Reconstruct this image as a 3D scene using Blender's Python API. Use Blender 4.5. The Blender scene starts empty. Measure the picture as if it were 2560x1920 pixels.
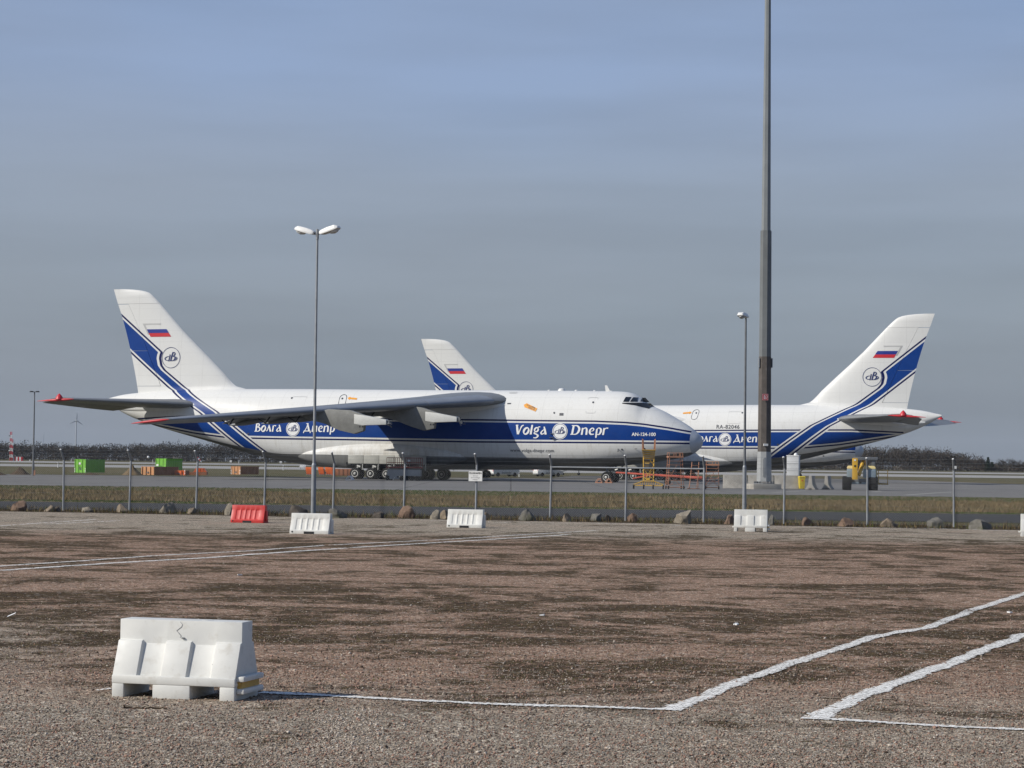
import bpy, bmesh, math, random
import numpy as np
from mathutils import Vector, Matrix, noise
from mathutils.bvhtree import BVHTree
random.seed(7); np.random.seed(7)
R = math.radians
S = bpy.context.scene
COL = S.collection

# ---------------------------------------------------------------- camera
FPX, EYE = 5695.0, 1.75                      # focal length in photo pixels (2560 wide), eye height
PITCH, ROLL = math.atan(201 / FPX), 0.0119
cf = Vector((0, math.cos(PITCH), math.sin(PITCH))); cr0 = Vector((1, 0, 0)); cu0 = cr0.cross(cf)
cr = cr0 * math.cos(ROLL) + cu0 * math.sin(ROLL); cu = cu0 * math.cos(ROLL) - cr0 * math.sin(ROLL)
camd = bpy.data.cameras.new('camera'); cam = bpy.data.objects.new('camera', camd); COL.objects.link(cam)
camd.sensor_width = 36.0; camd.lens = FPX / 2560 * 36.0; camd.clip_start = 0.1; camd.clip_end = 30000
cam.matrix_world = Matrix(((cr.x, cu.x, -cf.x, 0), (cr.y, cu.y, -cf.y, 0), (cr.z, cu.z, -cf.z, EYE), (0, 0, 0, 1)))
S.camera = cam

# ---------------------------------------------------------------- sky, sun, exposure
SUN_AZ, SUN_EL = 250.0, 34.0                 # azimuth clockwise from +Y
to_sun = Vector((math.sin(R(SUN_AZ)) * math.cos(R(SUN_EL)), math.cos(R(SUN_AZ)) * math.cos(R(SUN_EL)), math.sin(R(SUN_EL))))
W = bpy.data.worlds.new('World'); S.world = W; W.use_nodes = True
nt = W.node_tree; nt.nodes.clear(); N = nt.nodes.new; LK = nt.links.new
wout = N('ShaderNodeOutputWorld'); bg = N('ShaderNodeBackground'); bg.inputs['Strength'].default_value = 0.10
sky = N('ShaderNodeTexSky'); sky.sky_type = 'NISHITA'; sky.sun_disc = False
sky.sun_elevation = R(SUN_EL); sky.sun_rotation = R(SUN_AZ); sky.air_density = 1.3; sky.dust_density = 2.0; sky.ozone_density = 2.0
tcw = N('ShaderNodeTexCoord'); sepw = N('ShaderNodeSeparateXYZ'); LK(tcw.outputs['Generated'], sepw.inputs[0])
veil = N('ShaderNodeValToRGB'); LK(sepw.outputs['Z'], veil.inputs[0])   # thin high cloud veil, greyer towards the horizon
cr_ = veil.color_ramp; cr_.elements[0].position = 0.0; cr_.elements[0].color = (2.12, 2.56, 3.10, 1)
cr_.elements[1].position = 1.0; cr_.elements[1].color = (0.8, 1.6, 3.8, 1)
for p_, c_ in ((0.03, (2.30, 2.80, 3.44, 1)), (0.075, (2.84, 3.44, 4.28, 1)), (0.12, (3.18, 3.92, 5.22, 1)), (0.17, (3.05, 4.22, 6.7, 1)), (0.26, (2.3, 3.6, 6.4, 1)), (0.5, (1.2, 2.2, 4.6, 1))):
    e_ = cr_.elements.new(p_); e_.color = c_
mapw = N('ShaderNodeMapping'); mapw.inputs['Scale'].default_value = (4, 4, 34); LK(tcw.outputs['Generated'], mapw.inputs[0])
nzw = N('ShaderNodeTexNoise'); nzw.inputs['Scale'].default_value = 1.0; nzw.inputs['Detail'].default_value = 5; nzw.inputs['Roughness'].default_value = 0.5
LK(mapw.outputs[0], nzw.inputs[0])
rampw = N('ShaderNodeMapRange'); rampw.inputs[1].default_value = 0.36; rampw.inputs[2].default_value = 0.60; rampw.inputs[3].default_value = 0.90; rampw.inputs[4].default_value = 1.05
LK(nzw.outputs[0], rampw.inputs[0])
mulw = N('ShaderNodeVectorMath'); mulw.operation = 'SCALE'; LK(veil.outputs[0], mulw.inputs[0]); LK(rampw.outputs[0], mulw.inputs['Scale'])
# broad thin grey cloud sheets
mapw2 = N('ShaderNodeMapping'); mapw2.inputs['Scale'].default_value = (2.2, 2.2, 5.0); mapw2.inputs['Location'].default_value = (3.1, 0.4, 0.2); LK(tcw.outputs['Generated'], mapw2.inputs[0])
nzw2 = N('ShaderNodeTexNoise'); nzw2.inputs['Scale'].default_value = 1.3; nzw2.inputs['Detail'].default_value = 3; LK(mapw2.outputs[0], nzw2.inputs[0])
r2w = N('ShaderNodeMapRange'); r2w.inputs[1].default_value = 0.35; r2w.inputs[2].default_value = 0.7; r2w.inputs[3].default_value = 0.0; r2w.inputs[4].default_value = 0.45; LK(nzw2.outputs[0], r2w.inputs[0])
mixc = N('ShaderNodeMix'); mixc.data_type = 'RGBA'; LK(r2w.outputs[0], mixc.inputs[0]); LK(mulw.outputs[0], mixc.inputs[6]); mixc.inputs[7].default_value = (3.3, 3.6, 4.35, 1)
mixw = N('ShaderNodeMix'); mixw.data_type = 'RGBA'; mixw.inputs[0].default_value = 0.86
LK(sky.outputs[0], mixw.inputs[6]); LK(mixc.outputs[2], mixw.inputs[7])
LK(mixw.outputs[2], bg.inputs['Color']); LK(bg.outputs[0], wout.inputs['Surface'])
sund = bpy.data.lights.new('sun', 'SUN'); sund.energy = 5.0; sund.angle = R(0.55); sund.color = (1.0, 0.95, 0.87)
sun = bpy.data.objects.new('sun', sund); COL.objects.link(sun); sun.rotation_euler = to_sun.to_track_quat('Z', 'Y').to_euler(); sun.location = (0, 0, 60)
vs = S.view_settings; vs.view_transform = 'Standard'; vs.look = 'None'; vs.gamma = 1; vs.exposure = -0.10; vs.use_curve_mapping = False
S.cycles.use_denoising = True; S.cycles.denoiser = 'OPENIMAGEDENOISE'; S.cycles.denoising_input_passes = 'RGB_ALBEDO_NORMAL'; S.cycles.max_bounces = 6

# ---------------------------------------------------------------- helpers
def ray(px, py):
    return (cf * FPX + cr * (px - 1280) - cu * (py - 960))
def gp(px, py, z=0.0):
    d = ray(px, py); t = (z - EYE) / d.z; return Vector((d.x * t, d.y * t, z))
def aty(px, py, Y):
    d = ray(px, py); t = Y / d.y; return Vector((d.x * t, Y, EYE + d.z * t))
def atx(px, Y, z=0.0):                       # where column px meets depth Y near height z
    p = aty(px, 1165, Y); q = aty(px, 1165 - (z - p.z) * FPX / Y, Y); return q

def link(o, parent=None):
    COL.objects.link(o)
    if parent is not None: o.parent = parent
    return o
def tag(o, label=None, cat=None, group=None, kind=None):
    if label: o['label'] = label
    if cat: o['category'] = cat
    if group: o['group'] = group
    if kind: o['kind'] = kind
    return o
def thing(name, label, cat, loc=(0, 0, 0), rz=0.0, group=None):
    o = bpy.data.objects.new(name, None); o.empty_display_size = 0.2
    o.location = loc; o.rotation_euler = (0, 0, rz); COL.objects.link(o)
    return tag(o, label, cat, group)
def copy_tree(o, parent=None):
    c = o.copy(); COL.objects.link(c); c.parent = parent
    for ch in list(o.children): copy_tree(ch, c)
    return c

class MB:
    def __init__(s): s.v = []; s.f = []; s.m = []; s.mi = 0
    def add(s, vs, fs):
        b = len(s.v); s.v += [tuple(p) for p in vs]; s.f += [tuple(i + b for i in f) for f in fs]; s.m += [s.mi] * len(fs); return s
    def box(s, c, d, rz=0.0, taper=1.0, ry=0.0):
        x, y, z = d[0] / 2, d[1] / 2, d[2] / 2
        P = [(-x, -y, -z), (x, -y, -z), (x, y, -z), (-x, y, -z), (-x * taper, -y * taper, z), (x * taper, -y * taper, z), (x * taper, y * taper, z), (-x * taper, y * taper, z)]
        if ry: cy, sy = math.cos(ry), math.sin(ry); P = [(p[0] * cy + p[2] * sy, p[1], -p[0] * sy + p[2] * cy) for p in P]
        if rz: cz, sz = math.cos(rz), math.sin(rz); P = [(p[0] * cz - p[1] * sz, p[0] * sz + p[1] * cz, p[2]) for p in P]
        return s.add([(p[0] + c[0], p[1] + c[1], p[2] + c[2]) for p in P], [(0, 3, 2, 1), (4, 5, 6, 7), (0, 1, 5, 4), (1, 2, 6, 5), (2, 3, 7, 6), (3, 0, 4, 7)])
    def cyl(s, p0, p1, r0, r1=None, n=10, caps=True):
        r1 = r0 if r1 is None else r1
        p0, p1 = Vector(p0), Vector(p1); d = (p1 - p0).normalized()
        a = d.orthogonal().normalized(); b = d.cross(a)
        V = []; 
        for p, r in ((p0, r0), (p1, r1)):
            for i in range(n):
                t = 2 * math.pi * i / n; V.append(p + a * (r * math.cos(t)) + b * (r * math.sin(t)))
        Fc = [(i, (i + 1) % n, n + (i + 1) % n, n + i) for i in range(n)]
        if caps: Fc += [tuple(range(n - 1, -1, -1)), tuple(range(n, 2 * n))]
        return s.add(V, Fc)
    def path(s, pts, r, n=8):
        for i in range(len(pts) - 1): s.cyl(pts[i], pts[i + 1], r, r, n)
        return s
    def lathe(s, prof, c=(0, 0, 0), axis='z', n=24):   # prof: [(r, h)]
        V = []
        for (r, h) in prof:
            for i in range(n):
                t = 2 * math.pi * i / n; p = (r * math.cos(t), r * math.sin(t), h)
                if axis == 'y': p = (p[0], p[2], p[1])
                if axis == 'x': p = (p[2], p[0], p[1])
                V.append((p[0] + c[0], p[1] + c[1], p[2] + c[2]))
        m = len(prof); Fc = []
        for k in range(m - 1):
            for i in range(n): Fc.append((k * n + i, k * n + (i + 1) % n, (k + 1) * n + (i + 1) % n, (k + 1) * n + i))
        if prof[0][0] > 1e-4: Fc.append(tuple(range(n - 1, -1, -1)))
        if prof[-1][0] > 1e-4: Fc.append(tuple(range((m - 1) * n, m * n)))
        return s.add(V, Fc)
    def loft(s, rings, caps=True):
        n = len(rings[0]); V = [p for r in rings for p in r]; Fc = []
        for k in range(len(rings) - 1):
            for i in range(n): Fc.append((k * n + i, k * n + (i + 1) % n, (k + 1) * n + (i + 1) % n, (k + 1) * n + i))
        if caps: Fc += [tuple(range(n - 1, -1, -1)), tuple(range((len(rings) - 1) * n, len(rings) * n))]
        return s.add(V, Fc)
    def prism(s, poly, y0, y1, fn=None):               # poly in (x, z) extruded along y
        n = len(poly); V = [(p[0], y0, p[1]) for p in poly] + [(p[0], y1, p[1]) for p in poly]
        if fn: V = [fn(p) for p in V]
        return s.add(V, [tuple(range(n)), tuple(range(2 * n - 1, n - 1, -1))] + [(i, n + i, n + (i + 1) % n, (i + 1) % n) for i in range(n)])
    def build(s, name, mat, parent=None, smooth=False, bevel=0.0, angle=35, weld=False):
        me = bpy.data.meshes.new(name); me.from_pydata(s.v, [], s.f)
        for m_ in (mat if isinstance(mat, (list, tuple)) else [mat]): me.materials.append(m_)
        if isinstance(mat, (list, tuple)): me.polygons.foreach_set('material_index', s.m)
        bm = bmesh.new(); bm.from_mesh(me)
        if weld: bmesh.ops.remove_doubles(bm, verts=bm.verts, dist=1e-4)
        bmesh.ops.recalc_face_normals(bm, faces=bm.faces)
        if bevel:
            es = [e for e in bm.edges if len(e.link_faces) == 2 and e.calc_face_angle(0) > R(25)]
            bmesh.ops.bevel(bm, geom=es, offset=bevel, segments=2, profile=0.6, affect='EDGES', clamp_overlap=True)
        bm.to_mesh(me); bm.free()
        if smooth or bevel:
            me.polygons.foreach_set('use_smooth', [True] * len(me.polygons))
            me.set_sharp_from_angle(angle=R(angle))
        me.update()
        return link(bpy.data.objects.new(name, me), parent)

def raw(name, V, Fc, mat, parent=None, mi=None, smooth=False):   # numpy arrays straight to a mesh
    me = bpy.data.meshes.new(name); V = np.asarray(V, np.float32); Fc = np.asarray(Fc, np.int32); k = Fc.shape[1]
    me.vertices.add(len(V)); me.vertices.foreach_set('co', V.ravel())
    me.loops.add(Fc.size); me.loops.foreach_set('vertex_index', Fc.ravel())
    me.polygons.add(len(Fc)); me.polygons.foreach_set('loop_start', np.arange(0, Fc.size, k, dtype=np.int32))
    for m_ in (mat if isinstance(mat, (list, tuple)) else [mat]): me.materials.append(m_)
    if mi is not None: me.polygons.foreach_set('material_index', np.asarray(mi, np.int32))
    if smooth: me.polygons.foreach_set('use_smooth', np.ones(len(Fc), bool))
    me.update(calc_edges=True); me.validate()
    return link(bpy.data.objects.new(name, me), parent)

def pchip(xs, ys):
    xs = np.array(xs, float); ys = np.array(ys, float); h = np.diff(xs); d = np.diff(ys) / h; m = np.zeros(len(xs))
    m[0], m[-1] = d[0], d[-1]
    for i in range(1, len(xs) - 1):
        if d[i - 1] * d[i] > 0:
            w1, w2 = 2 * h[i] + h[i - 1], h[i] + 2 * h[i - 1]; m[i] = (w1 + w2) / (w1 / d[i - 1] + w2 / d[i])
    def f(x):
        x = min(max(x, xs[0]), xs[-1]); i = min(max(int(np.searchsorted(xs, x)) - 1, 0), len(xs) - 2)
        t = (x - xs[i]) / h[i]; t2, t3 = t * t, t * t * t
        return float((2 * t3 - 3 * t2 + 1) * ys[i] + (t3 - 2 * t2 + t) * h[i] * m[i] + (-2 * t3 + 3 * t2) * ys[i + 1] + (t3 - t2) * h[i] * m[i + 1])
    return f

# ---------------------------------------------------------------- materials
class NT:
    def __init__(s, m): s.t = m.node_tree; s.b = s.t.nodes['Principled BSDF']
    def n(s, t, **kw):
        x = s.t.nodes.new(t)
        for k, v in kw.items():
            if k in x.inputs: x.inputs[k].default_value = v
            else: setattr(x, k, v)
        return x
    def l(s, a, b): s.t.links.new(a, b)
    def math(s, op, a, b=None, c=None, clamp=False):
        x = s.t.nodes.new('ShaderNodeMath'); x.operation = op; x.use_clamp = clamp
        for i, q in enumerate((a, b, c)):
            if q is None: continue
            if isinstance(q, (int, float)): x.inputs[i].default_value = q
            else: s.l(q, x.inputs[i])
        return x.outputs[0]
    def mix(s, f, a, b, mode='MIX'):
        x = s.t.nodes.new('ShaderNodeMix'); x.data_type = 'RGBA'; x.blend_type = mode
        for i, q in ((0, f), (6, a), (7, b)):
            if isinstance(q, (int, float)): x.inputs[i].default_value = q
            elif isinstance(q, tuple): x.inputs[i].default_value = q if len(q) == 4 else q + (1,)
            else: s.l(q, x.inputs[i])
        return x.outputs[2]
    def noise(s, vec, scale, detail=4, rough=0.55, sc=None, dist=0.0):
        if sc is not None:
            mp = s.t.nodes.new('ShaderNodeMapping'); mp.inputs['Scale'].default_value = sc; s.l(vec, mp.inputs[0]); vec = mp.outputs[0]
        x = s.t.nodes.new('ShaderNodeTexNoise'); x.inputs['Scale'].default_value = scale; x.inputs['Detail'].default_value = detail; x.inputs['Roughness'].default_value = rough
        x.inputs['Distortion'].default_value = dist; s.l(vec, x.inputs[0]); return x.outputs[0]
    def ramp(s, f, stops):
        x = s.t.nodes.new('ShaderNodeValToRGB'); e = x.color_ramp.elements
        e[0].position, e[0].color = stops[0][0], stops[0][1] + (1,); e[1].position, e[1].color = stops[-1][0], stops[-1][1] + (1,)
        for p, c in stops[1:-1]: q = e.new(p); q.color = c + (1,)
        s.l(f, x.inputs[0]); return x.outputs[0]
    def rng(s, f, a, b, c=0.0, d=1.0):
        x = s.t.nodes.new('ShaderNodeMapRange'); s.l(f, x.inputs[0])
        for i, q in enumerate((a, b, c, d)): x.inputs[i + 1].default_value = q
        return x.outputs[0]
    def bump(s, h, strength=0.3, dist=0.02):
        x = s.t.nodes.new('ShaderNodeBump'); x.inputs['Strength'].default_value = strength; x.inputs['Distance'].default_value = dist
        s.l(h, x.inputs['Height']); s.l(x.outputs[0], s.b.inputs['Normal'])
    def coord(s, which='Object'): return s.t.nodes.new('ShaderNodeTexCoord').outputs[which]
    def base(s, c): s.l(c, s.b.inputs['Base Color'])
def newmat(name, col=(0.5, 0.5, 0.5), rough=0.6, metal=0.0):
    m = bpy.data.materials.new(name); m.use_nodes = True; b = m.node_tree.nodes['Principled BSDF']
    b.inputs['Base Color'].default_value = col + (1,); b.inputs['Roughness'].default_value = rough; b.inputs['Metallic'].default_value = metal
    b.inputs['Specular IOR Level'].default_value = 0.5 if rough < 0.8 else 0.06
    return m
def paint(name, col, rough=0.5, metal=0.0, var=0.18, scale=3.0, dirt=None, dirt_amt=0.35, bump=0.0):
    """painted, weathered surface: mottled tone, blotches of dirt, fine relief"""
    m = newmat(name, col, rough, metal); t = NT(m); c = t.coord()
    n1 = t.noise(c, scale, 5, 0.6); n2 = t.noise(c, scale * 5.3, 4, 0.65)
    lo = tuple(x * (1 - var) for x in col); hi = tuple(min(1, x * (1 + var * 0.6)) for x in col)
    k = t.mix(t.rng(n1, 0.3, 0.7), lo, hi)
    if dirt: k = t.mix(t.math('MULTIPLY', t.rng(n2, 0.55, 0.75), dirt_amt), k, dirt)
    t.base(k); t.l(t.rng(n2, 0.3, 0.7, rough * 0.85, min(1, rough * 1.2)), t.b.inputs['Roughness'])
    if bump: t.bump(n2, bump, 0.01)
    return m
DIRT = (0.10, 0.08, 0.06)
M = {}
M['galv'] = paint('galvanised_steel', (0.27, 0.285, 0.30), 0.55, 0.3, 0.25, 2.5, (0.16, 0.15, 0.14), 0.4)
M['galv_dark'] = paint('weathered_steel', (0.16, 0.17, 0.18), 0.6, 0.3, 0.3, 2.0, DIRT, 0.4)
M['white_pl'] = paint('white_plastic', (0.61, 0.61, 0.575), 0.55, 0, 0.10, 1.7, (0.36, 0.32, 0.25), 0.42, 0.15)
M['wire'] = paint('fence_wire', (0.20, 0.21, 0.215), 0.7, 0, 0.2, 3)
M['red_pl'] = paint('red_plastic', (0.52, 0.035, 0.03), 0.45, 0, 0.12, 4, (0.35, 0.1, 0.08), 0.4, 0.1)
M['white'] = paint('white_paint', (0.72, 0.72, 0.70), 0.45, 0, 0.08, 3, (0.4, 0.38, 0.34), 0.2)
M['black'] = paint('black_paint', (0.012, 0.013, 0.015), 0.5)
M['glass'] = newmat('dark_glass', (0.012, 0.015, 0.02), 0.08)
M['rubber'] = paint('tyre_rubber', (0.022, 0.022, 0.023), 0.85, 0, 0.3, 6)
M['rim'] = paint('wheel_rim', (0.55, 0.55, 0.52), 0.45, 0.1, 0.15, 8, DIRT, 0.4)
M['conc'] = paint('concrete', (0.36, 0.34, 0.30), 0.9, 0, 0.22, 2.2, (0.16, 0.14, 0.12), 0.5, 0.3)
M['yellow'] = paint('yellow_paint', (0.62, 0.36, 0.03), 0.5, 0, 0.15, 3, (0.25, 0.14, 0.05), 0.45)
M['ochre'] = paint('worn_yellow_paint', (0.50, 0.31, 0.07), 0.6, 0, 0.3, 3, (0.2, 0.09, 0.04), 0.6)
M['binyel'] = paint('yellow_plastic', (0.72, 0.55, 0.03), 0.4)
M['orange'] = paint('orange_paint', (0.70, 0.13, 0.02), 0.5, 0, 0.15, 2, (0.25, 0.07, 0.03), 0.4)
M['rustor'] = paint('faded_orange_paint', (0.42, 0.20, 0.115), 0.65, 0, 0.25, 2, (0.2, 0.08, 0.04), 0.5)
M['brown'] = paint('brown_container_paint', (0.28, 0.105, 0.045), 0.6, 0, 0.2, 1.2, (0.14, 0.06, 0.03), 0.5)
M['tan'] = paint('tan_container_paint', (0.50, 0.24, 0.10), 0.6, 0, 0.2, 1.2, (0.2, 0.1, 0.05), 0.4)
M['green'] = paint('green_container_paint', (0.15, 0.42, 0.035), 0.5, 0, 0.12, 1.2, (0.09, 0.2, 0.04), 0.3)
M['towred'] = paint('red_orange_paint', (0.36, 0.055, 0.025), 0.5, 0, 0.2, 1.5, (0.2, 0.05, 0.03), 0.4)
M['dkred'] = paint('dark_red_paint', (0.20, 0.02, 0.02), 0.55)
M['bluegrey'] = paint('blue_grey_paint', (0.22, 0.28, 0.32), 0.4, 0, 0.1, 2, DIRT, 0.2)
M['grey'] = paint('grey_paint', (0.30, 0.31, 0.31), 0.55, 0, 0.12, 2, DIRT, 0.25)
M['cream'] = paint('cream_paint', (0.62, 0.50, 0.22), 0.45)
M['red'] = paint('red_paint', (0.50, 0.02, 0.03), 0.45)
M['print'] = newmat('black_print', (0.015, 0.015, 0.018), 0.6)
M['lamp_cover'] = newmat('lamp_diffuser', (0.55, 0.56, 0.56), 0.25)
M['soil'] = paint('heaped_soil', (0.085, 0.062, 0.042), 0.95, 0, 0.4, 1.2, None, 0, 0.8)
M['sand'] = paint('heaped_sand', (0.17, 0.125, 0.075), 0.95, 0, 0.3, 1.2, None, 0, 0.6)
# ================================================================ terrain and ground sheets
ztf = pchip([-200, 480, 530, 600, 640, 690, 900, 1150, 1400, 3000, 15000], [0, 0, 0.45, 0.62, 0.68, 1.0, 1.0, 1.0, 1.05, 1.3, 1.4])
def zt(Y): return ztf(Y)
def sheet(name, X0, X1, Ys, mat, dz, cols=2, fn=None):
    V, Fc = [], []
    for j, Y in enumerate(Ys):
        for i in range(cols):
            x = X0 + (X1 - X0) * i / (cols - 1); yy = Y + (fn(x) if fn else 0); V.append((x, yy, zt(yy) + dz))
    for j in range(len(Ys) - 1):
        for i in range(cols - 1): Fc.append((j * cols + i, j * cols + i + 1, (j + 1) * cols + i + 1, (j + 1) * cols + i))
    return tag(raw(name, V, Fc, mat), kind='structure')

m = newmat('airfield_grass', rough=0.95); t = NT(m); c = t.coord()
n1 = t.noise(c, 0.02, 5, 0.6, (1, 0.35, 1)); n2 = t.noise(c, 0.4, 5, 0.7, (1, 0.5, 1))
k = t.ramp(t.math('ADD', t.math('MULTIPLY', n1, 0.6), t.math('MULTIPLY', n2, 0.4)), [(0.3, (0.05, 0.055, 0.02)), (0.5, (0.092, 0.082, 0.04)), (0.68, (0.15, 0.12, 0.068))])
t.base(k); M['field'] = m
sheet('ground', -7500, 7500, [-150, 0, 100, 200, 300, 400, 480, 500, 515, 530, 560, 600, 640, 665, 690, 760, 900, 1150, 1400, 2000, 3000, 6000, 10500], M['field'], -0.012)

# gravel car park
m = newmat('parking_gravel', rough=0.95); t = NT(m); c = t.coord()
sx = t.n('ShaderNodeSeparateXYZ'); t.l(c, sx.inputs[0]); gx, gy = sx.outputs[0], sx.outputs[1]
patch = t.noise(c, 0.42, 8, 0.66, (0.85, 1.0, 1.0), 1.2)
patch2 = t.noise(c, 1.7, 7, 0.72, (1.0, 1.0, 1.0), 0.8)
stone = t.n('ShaderNodeTexVoronoi'); stone.inputs['Scale'].default_value = 55; t.l(c, stone.inputs['Vector'])
stone2 = t.n('ShaderNodeTexVoronoi'); stone2.inputs['Scale'].default_value = 21; t.l(c, stone2.inputs['Vector'])
fine = t.noise(c, 9.0, 8, 0.75)
hsv = t.n('ShaderNodeSeparateColor'); t.l(stone.outputs['Color'], hsv.inputs[0])
hs2 = t.n('ShaderNodeSeparateColor'); t.l(stone2.outputs['Color'], hs2.inputs[0])
red = t.ramp(hsv.outputs[0], [(0.0, (0.16, 0.096, 0.062)), (0.5, (0.325, 0.208, 0.142)), (0.85, (0.41, 0.285, 0.205)), (1.0, (0.63, 0.55, 0.44))])
gry = t.ramp(hsv.outputs[1], [(0.0, (0.16, 0.13, 0.095)), (0.5, (0.345, 0.292, 0.222)), (0.85, (0.46, 0.395, 0.305)), (1.0, (0.74, 0.68, 0.57))])
# grey crushed stone close to the camera and along the left, pale stone along the fence
g1 = t.math('ADD', t.rng(gy, 19.5, 15.8, -0.3, 1.0), t.math('MULTIPLY', t.math('SUBTRACT', patch2, 0.5), 2.2))
gl = t.math('MULTIPLY', t.rng(gx, -3.2, -5.2), t.rng(gy, 27, 22))
g3 = t.math('ADD', t.rng(gy, 49, 57, -0.4, 1.0), t.math('MULTIPLY', t.math('SUBTRACT', patch, 0.5), 2.5))
gm = t.math('MAXIMUM', t.math('MAXIMUM', t.math('MULTIPLY', g1, 1.0, clamp=True), gl), t.math('MULTIPLY', g3, 1.0, clamp=True), clamp=True)
k = t.mix(gm, red, gry)
# moss and damp dark patches, more of them in the middle of the lot
mossw = t.n('ShaderNodeFloatCurve'); mossw.mapping.use_clip = False; cv = mossw.mapping.curves[0]
cv.points[0].location = (0, 0.0); cv.points[1].location = (1, 0.08)
for px, py in ((0.17, -0.02), (0.205, 0.14), (0.23, 0.26), (0.25, 0.32), (0.32, 0.40), (0.38, 0.36), (0.44, 0.26), (0.50, 0.30), (0.58, 0.34), (0.66, 0.34), (0.74, 0.20), (0.8, 0.08)): cv.points.new(px, py)
mossw.mapping.update()
t.l(t.math('DIVIDE', gy, 80.0), mossw.inputs['Value'])
ms = t.math('ADD', t.math('MULTIPLY', t.math('SUBTRACT', patch, 0.5), 2.6), t.math('MULTIPLY', t.math('SUBTRACT', patch2, 0.5), 1.6))
ms = t.math('ADD', ms, t.math('MULTIPLY', t.math('SUBTRACT', fine, 0.5), 1.5))
mm = t.rng(t.math('ADD', ms, t.math('SUBTRACT', mossw.outputs[0], 0.30)), -0.06, 0.16)
mossc = t.ramp(t.math('ADD', t.math('MULTIPLY', hs2.outputs[0], 0.5), t.math('MULTIPLY', patch2, 0.5)), [(0.2, (0.030, 0.020, 0.011)), (0.5, (0.058, 0.039, 0.021)), (0.75, (0.080, 0.062, 0.023)), (1.0, (0.13, 0.095, 0.06))])
k = t.mix(t.math('MULTIPLY', mm, 0.93), k, mossc)
# fine tone: dark gaps between stones, single pale stones
k = t.mix(t.rng(fine, 0.36, 0.58, 0.55, 1.0), (0.06, 0.043, 0.032), k)
k = t.mix(t.math('MULTIPLY', t.rng(hs2.outputs[1], 0.93, 0.97), 0.55), k, (0.36, 0.32, 0.27))
mid = t.noise(c, 2.6, 6, 0.75, (0.7, 1, 1))
gain = t.math('MULTIPLY', t.rng(hs2.outputs[2], 0.0, 1.0, 0.66, 1.34), t.rng(mid, 0.3, 0.7, 0.72, 1.28))
gv = t.n('ShaderNodeVectorMath', operation='SCALE'); t.l(k, gv.inputs[0]); t.l(gain, gv.inputs['Scale']); k = gv.outputs[0]
t.base(k)
hgt = t.math('ADD', t.math('MULTIPLY', stone.outputs['Distance'], -0.7), t.math('ADD', t.math('MULTIPLY', stone2.outputs['Distance'], -0.8), fine))
t.bump(hgt, 0.85, 0.02); M['gravel'] = m

FA, FB = gp(158, 1277), gp(2385, 1318)                    # fence line, left and right foot
fdir = (FB - FA).normalized(); fperp = Vector((fdir.y, -fdir.x, 0)).normalized()   # towards the camera
if fperp.y > 0: fperp = -fperp
def fence_y(x): return FA.y + (x - FA.x) * fdir.y / fdir.x
V = [(-60, -12, 0), (60, -12, 0)]; xs = np.linspace(-60, 60, 61)
for x in xs: V.append((x, fence_y(x) - 2.2 + 0.5 * noise.noise((x * 0.4, 0, 3)), 0.0))
Fc = []
me_v = []
nx = len(xs)
for x in xs: me_v.append((x, -12, 0))
for x in xs: me_v.append((x, fence_y(x) - 2.2 + 0.5 * noise.noise((x * 0.4, 0, 3)), 0.0))
tag(raw('parking_ground', me_v, [(i, i + 1, nx + i + 1, nx + i) for i in range(nx - 1)], M['gravel']), kind='structure')
# verge of soil and short grass along the fence
m = newmat('verge_soil', rough=0.95); t = NT(m); c = t.coord()
n1 = t.noise(c, 0.8, 6, 0.65); n2 = t.noise(c, 6, 5, 0.7)
t.base(t.mix(t.rng(n2, 0.35, 0.65), t.ramp(n1, [(0.3, (0.05, 0.036, 0.022)), (0.55, (0.085, 0.066, 0.04)), (0.75, (0.06, 0.062, 0.024))]), (0.04, 0.03, 0.02))); t.bump(n2, 0.8, 0.05); M['verge'] = m
VG = []
for x in xs: VG.append((x, fence_y(x) - 2.3 + 0.5 * noise.noise((x * 0.4, 0, 3)), 0.004))
for x in xs: VG.append((x, fence_y(x) + 3.4, 0.004))
tag(raw('verge_ground', VG, [(i, i + 1, nx + i + 1, nx + i) for i in range(nx - 1)], M['verge']), kind='structure')
# perimeter road
m = newmat('road_asphalt', rough=0.9); t = NT(m); c = t.coord()
n1 = t.noise(c, 0.25, 5, 0.6, (0.3, 1, 1)); n2 = t.noise(c, 14, 4, 0.7)
t.base(t.mix(t.math('MULTIPLY', n2, 0.5), t.ramp(n1, [(0.3, (0.032, 0.032, 0.033)), (0.7, (0.054, 0.053, 0.053))]), (0.075, 0.073, 0.07))); M['road'] = m
RS = (gp(2560, 1300).y - gp(0, 1266).y) / (gp(2560, 1300).x - gp(0, 1266).x)     # slant of the airside edges
def rline(x, y0, wob=0.0, f=0.25): return y0 + RS * x + wob * noise.noise((x * f, y0, 0.0))
def band(name, y0, y1, mat, dz, wob=0.25, X=220, n=161):
    xs_ = np.linspace(-X, X, n); V = [(x, rline(x, y0, wob), dz) for x in xs_] + [(x, rline(x, y1, wob), dz) for x in xs_]
    return tag(raw(name, V, [(i, i + 1, n + i + 1, n + i) for i in range(n - 1)], mat), kind='structure')
band('perimeter_road', 77.0, 91.3, M['road'], 0.009, 0.35)
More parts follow.
